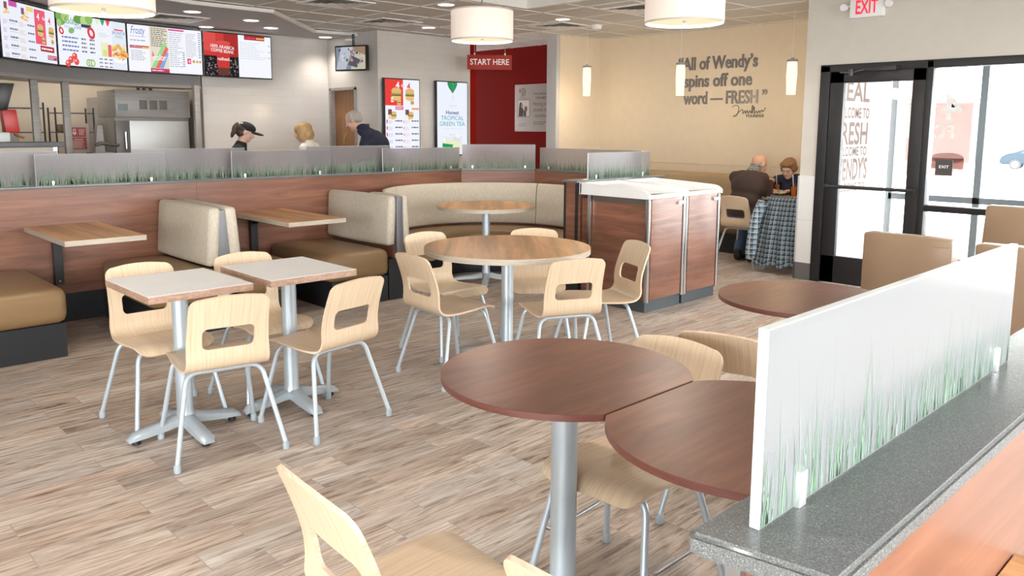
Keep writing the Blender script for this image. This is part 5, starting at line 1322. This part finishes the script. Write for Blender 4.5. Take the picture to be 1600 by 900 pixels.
# man in navy jacket
t, hc, ax = standing('grey-haired man in navy jacket leaning over at the counter', 5.58, 8.34, 1.575, (-.62, .78), .5, NAVY, DARKTR, M['skin'], lean=.24, s=1.0, girth=1.28, topname='jacket', drop=.17)
hair_cap(t, hc, ax, 1, GREY, [(-.028, 0, .042, .092, .082, .078), (-.058, 0, -.012, .055, .079, .055), (-.01, .070, .015, .04, .018, .035), (-.01, -.070, .015, .04, .018, .035)])
solid('jacket_collar', [('e', hc+V((.075, -.09, -.085)), (.085, .085, .05))], .009, NAVY, t, 2)
bm = NB(); tube(bm, bez([hc+V((-.075, .0, -.13)), hc+V((-.11, -.01, -.16)), hc+V((-.15, -.03, -.21)), hc+V((-.16, -.03, -.28))], 5), [.010]*5+[.014]*6+[.016]*5, 10)
tag(obj('yellow_lanyard', bm, pm('yellow_strap', (.22, .135, .012), .7), None, t.location[:]), 'yellow and black strap hanging below the chin of the man in navy', 'strap')

# ------------------------------------------------------------------ kitchen seen through the pass
ST = M['steel']
def post(name, x, y, z1, label):
    bm = B((x-.034, x+.034, y-.034, y+.034, 0, z1), bev=.004); return tag(obj(name, bm, ST), label, 'post')
post('steel_post', 4.18, 10.03, 2.0, 'stainless steel post at the right end of the kitchen pass')
post('steel_post', 2.61, 9.72, 1.98, 'stainless steel post left of the two red notices')
post('steel_post', 2.25, 9.47, 1.98, 'leftmost stainless steel post, beside the black monitor')
def local(x, y, z, rz=0): return dict(loc=(x, y, z), rz=rz)
t = thing('steel_oven', 'large stainless steel oven with a wide front panel behind the pass', 'oven', (3.30, 10.35, 0))
obj('cabinet', B((0, .90, 0, .7, 0, 1.60), bev=.006), ST, t); obj('door', B((.16, .88, -.03, .0, .9, 1.56), bev=.006), pm('pale_steel', (.55, .57, .58), .45, .6), t)
obj('control_hood', B((.0, .90, -.06, .6, 1.60, 1.93), bev=.01), ST, t)
bm = NB()
for k in range(3): box(bm, .28+.12*k, .37+.12*k, -.066, -.058, 1.70, 1.81, bev=.002)
obj('vent_window', bm, pm('vent_brown', (.12, .10, .09), .5), t)
obj('side_panel', B((-.005, .14, -.04, .01, .6, 1.56), bev=.004), pm('dark_steel', (.13, .12, .115), .4, .5), t)
obj('display', B((.03, .14, -.07, -.055, 1.68, 1.76)), pm('oven_display', (.10, .14, .15), .2), t, smooth=0)
bm = NB(); tube(bm, [(.10, -.02, 1.22), (.10, -.06, 1.22), (.10, -.06, 1.42), (.10, -.02, 1.42)], .012, 8); obj('door_handle', bm, M['chrome'], t)
for x in (.40, .47, .55):
    bm = NB(); tube(bm, [(x, .3, 1.93), (x, .3, 2.6)], .02, 8); obj('cable', bm, M['black'], t)
t = thing('steel_cabinet', 'tall stainless cabinet left of the oven', 'cabinet', (3.36, 11.09, 0))
obj('cabinet', B((0, .34, 0, .5, 0, 1.86), bev=.008), ST, t); obj('badge', B((.22, .26, -.008, 0, 1.70, 1.74)), pm('badge', (.18, .19, .24), .4), t, smooth=0)
t = thing('fry_station', 'slanted stainless fryer hood with dark spout beside the oven', 'kitchen equipment', (3.02, 10.25, 0))
bm = NB(); prism(bm, [(0, 0), (.22, 0), (.22, .3), (0, .3)], 0, 1.18); obj('base', bm, ST, t)
bm = NB(); q = [(.02, .02, 1.18), (.13, .02, 1.18), (.12, .04, 1.50), (.065, .04, 1.50)]; a = [bm.verts.new(v_) for v_ in q]; b = [bm.verts.new((x, y+.1, z)) for x, y, z in q]
bm.faces.new(a); bm.faces.new(b[::-1]); [bm.faces.new((a[k], a[(k+1) % 4], b[(k+1) % 4], b[k])) for k in range(4)]; obj('chute', bm, ST, t)
bm = NB(); tube(bm, bez([(.0, -.05, 1.265), (.07, -.06, 1.29), (.16, -.05, 1.275), (.27, -.03, 1.265)], 5), [.008]+[.022]*14+[.02], 10); obj('spout', bm, pm('dark_steel', (.13, .12, .115)), t)
def rack(x, y, z1, label, things_):
    t = thing('shelf_rack', label, 'shelf', (x, y, 0)); bm = NB()
    for px in (0, .42):
        for py in (0, .3): tube(bm, [(px, py, 0), (px, py, z1)], .010, 8)
    obj('upright', bm, M['blackmetal'], t)
    for z in (.5, 1.05, 1.42, z1-.06): obj('shelf', B((-.01, .43, -.01, .31, z-.012, z)), M['blackmetal'], t, smooth=0)
    for k, (dx, z, kind) in enumerate(things_):
        if kind == 'cups':
            bm = NB(); lathe(bm, [(.028, 0), (.04, .10), (.041, .11), (.03, .10), (.041, .125), (.03, .12), (.042, .14)], 14); o = obj('cup_stack', bm, pm('red_white_cup', (.72, .30, .26), .5), None, (x+dx, y+.05, z)); tag(o, ['stack of red and white cups on the rack, lower shelf', 'stack of red and white cups on the rack, upper shelf', 'stack of red and white cups on the rack top'][k % 3], 'cups', 'cup stacks')
        else:
            bm = B((-.06, .06, -.05, .05, 0, .09), bev=.01); o = obj('carton', bm, pm('carton', (.30, .22, .12), .7), None, (x+dx, y+.08, z)); tag(o, 'brown carton on the right-hand kitchen rack', 'box')
rack(2.17, 10.55, 1.76, 'black wire rack with cups, left of the steel post', [(.37, 1.05, 'cups'), (.36, 1.42, 'cups'), (.36, 1.70, 'cups')])
rack(2.74, 10.66, 1.71, 'black wire rack just left of the red notices', [(.10, 1.42, 'box')])
t = thing('cup_dispenser', 'bright red cup dispenser box beside the black order monitor', 'dispenser', (1.945, 9.35, 1.42))
bm = NB(); box(bm, 0, .13, 0, .14, 0, .235, bev=.012)
for v_ in bm.verts: v_.co.x -= .25*(v_.co.z-.0)*.35
obj('housing', bm, pm('bright_red', (.52, .012, .012), .35), t); bm = NB(); tube(bm, [(.05, .06, .02), (.10, .0, -.03), (.16, .0, -.05)], .012, 8); obj('spout', bm, pm('brass', (.35, .18, .05), .4), t)
obj('stand', B((.01, .12, .02, .13, -1.42, .0), bev=.004), ST, t)
t = thing('order_monitor', 'black order monitor at the left edge seen from the side', 'monitor', (1.80, 9.0, 1.64))
bm = NB(); box(bm, -.25, .10, 0, .05, 0, .26, bev=.008)
for v_ in bm.verts: v_.co.x += .3*(v_.co.z)
obj('screen_back', bm, M['bezel'], t); bm = NB(); tube(bm, [(-.05, .03, .1), (-.05, .1, .44)], .02, 8); obj('arm', bm, M['blackmetal'], t)
t = thing('steel_dispenser', 'grey drink machine cut by the left edge, below the red dispenser', 'drink machine', (1.64, 8.85, 0))
obj('cabinet', B((-.3, .235, 0, .4, 0, 1.43), bev=.01), pm('pale_steel', (.60, .63, .65)), t); obj('drip_ledge', B((-.3, .26, -.03, .4, 1.16, 1.19), bev=.004), ST, t)
t = thing('service_counter', 'beige service counter with grey top at the left edge behind the glass', 'counter', (.6, 8.2, 0))
obj('counter_front', B((-1.6, 1.50, 0, .4, 0, 1.30)), pm('counter_cream', (.62, .57, .50), .5), t, smooth=0); obj('countertop', B((-1.6, 1.56, -.03, .43, 1.30, 1.345), bev=.004), pm('counter_grey', (.13, .13, .14), .4), t)
obj('end_strip', B((1.47, 1.505, -.004, .4, 0, 1.30)), M['chrome'], t, smooth=0)
for nm, z0, z1, kind in (('upper red kitchen notice with a white down arrow', 1.362, 1.475, 0), ('lower red kitchen notice with lines of print', 1.215, 1.355, 1)):
    t = thing('red_notice', nm, 'notice', (2.85, 10.50, z0), 0, 'red kitchen notices'); h = z1-z0
    obj('panel', B((0, .168, 0, .01, 0, h)), pm('notice_red', (.36, .022, .02), .5), t, smooth=0); p = Pic(0, .5, 'print')
    wht = (.78, .72, .68)
    if kind == 0:
        p.rect(.028, .056, .045, .095, wht); p.poly([(.014, .05), (.07, .05), (.042, .02)], wht); p.rect(.036, .048, .05, .088, (.36, .022, .02)); p.lines(.09, .158, .02, .095, 6, wht, .4, .4)
    else: p.lines(.035, .13, h-.03, h-.015, 1, wht, .7, .1); p.lines(.018, .155, .012, h-.036, 8, wht, .4, .3)
    p.done('print', t, (0, -.001, 0))
    bm = B((.06, .11, .01, .03, -.0, h)); obj('holder', bm, ST, t, smooth=0)
bm = B((2.80, 3.06, 10.53, 10.57, 0, 1.52)); tag(obj('notice_stand', bm, pm('stand_cream', (.55, .48, .40), .6)), 'cream panel carrying the two red kitchen notices', 'panel')
for x, y in ((1.9, 10.9), (3.3, 11.2)):
    light('kitchen_light', 'AREA', (x, y, 2.6), 15, (1, .92, .80), None, shape='SQUARE', size=.6)
t0 = None

# ------------------------------------------------------------------ outdoors
t = thing('parked_car', 'pale blue-grey car parked far outside, seen through the window', 'car', (57.5, 12.6, -.925), R(98))
bm = NB(); prof = [(-2.2, .35), (-2.25, .75), (-1.9, .92), (-1.35, .98), (-.75, 1.42), (.7, 1.46), (1.35, 1.02), (2.05, .88), (2.25, .62), (2.2, .32)]
a = [bm.verts.new((x, -.85, z)) for x, z in prof]; b = [bm.verts.new((x, .85, z)) for x, z in prof]; n = len(prof)
bm.faces.new(a); bm.faces.new(b[::-1]); [bm.faces.new((a[k], a[(k+1) % n], b[(k+1) % n], b[k])) for k in range(n)]
bmesh.ops.bevel(bm, geom=bm.edges[:], offset=.07, segments=2, affect='EDGES'); obj('car_body', bm, pm('car_paint', (.025, .034, .045), .6, spec=.1), t)
for s_ in (-1, 1):
    bm = NB(); q = [(-1.2, .99), (-.72, 1.34), (.66, 1.38), (1.18, 1.03)]; a = [bm.verts.new((x, s_*.853, z)) for x, z in q]; b = [bm.verts.new((x, s_*.84, z)) for x, z in q]; bm.faces.new(a); bm.faces.new(b[::-1]); [bm.faces.new((a[k], a[(k+1) % 4], b[(k+1) % 4], b[k])) for k in range(4)]; obj('side_window', bm, pm('car_glass', (.03, .04, .05), .1), t)
    for x in (-1.4, 1.4):
        bm = NB(); tube(bm, [(x, s_*.72, .32), (x, s_*.88, .32)], .32, 20); wl_ = obj('wheel', bm, pm('tyre', (.03, .03, .03), .8), t); bm = NB(); tube(bm, [(x, s_*.875, .32), (x, s_*.89, .32)], .2, 14); obj('hubcap', bm, M['alum'], wl_)
t = thing('far_building', 'pale low building far outside the storefront', 'building', (84, 14, -1.44), R(98))
obj('wall', B((-14, 14, 0, 8, 0, 5.2)), pm('pale_render', (.10, .10, .105), .8), t, smooth=0); obj('roof', B((-14.3, 14.3, -.3, 8.3, 5.2, 5.6)), pm('pale_roof', (.6, .6, .62), .7), t, smooth=0)
for k in range(5): obj('window', B((-11+5*k, -8.4+5*k, -.03, .0, 1.2, 3.4)), pm('far_window', (.03, .035, .04), .3), t, smooth=0)
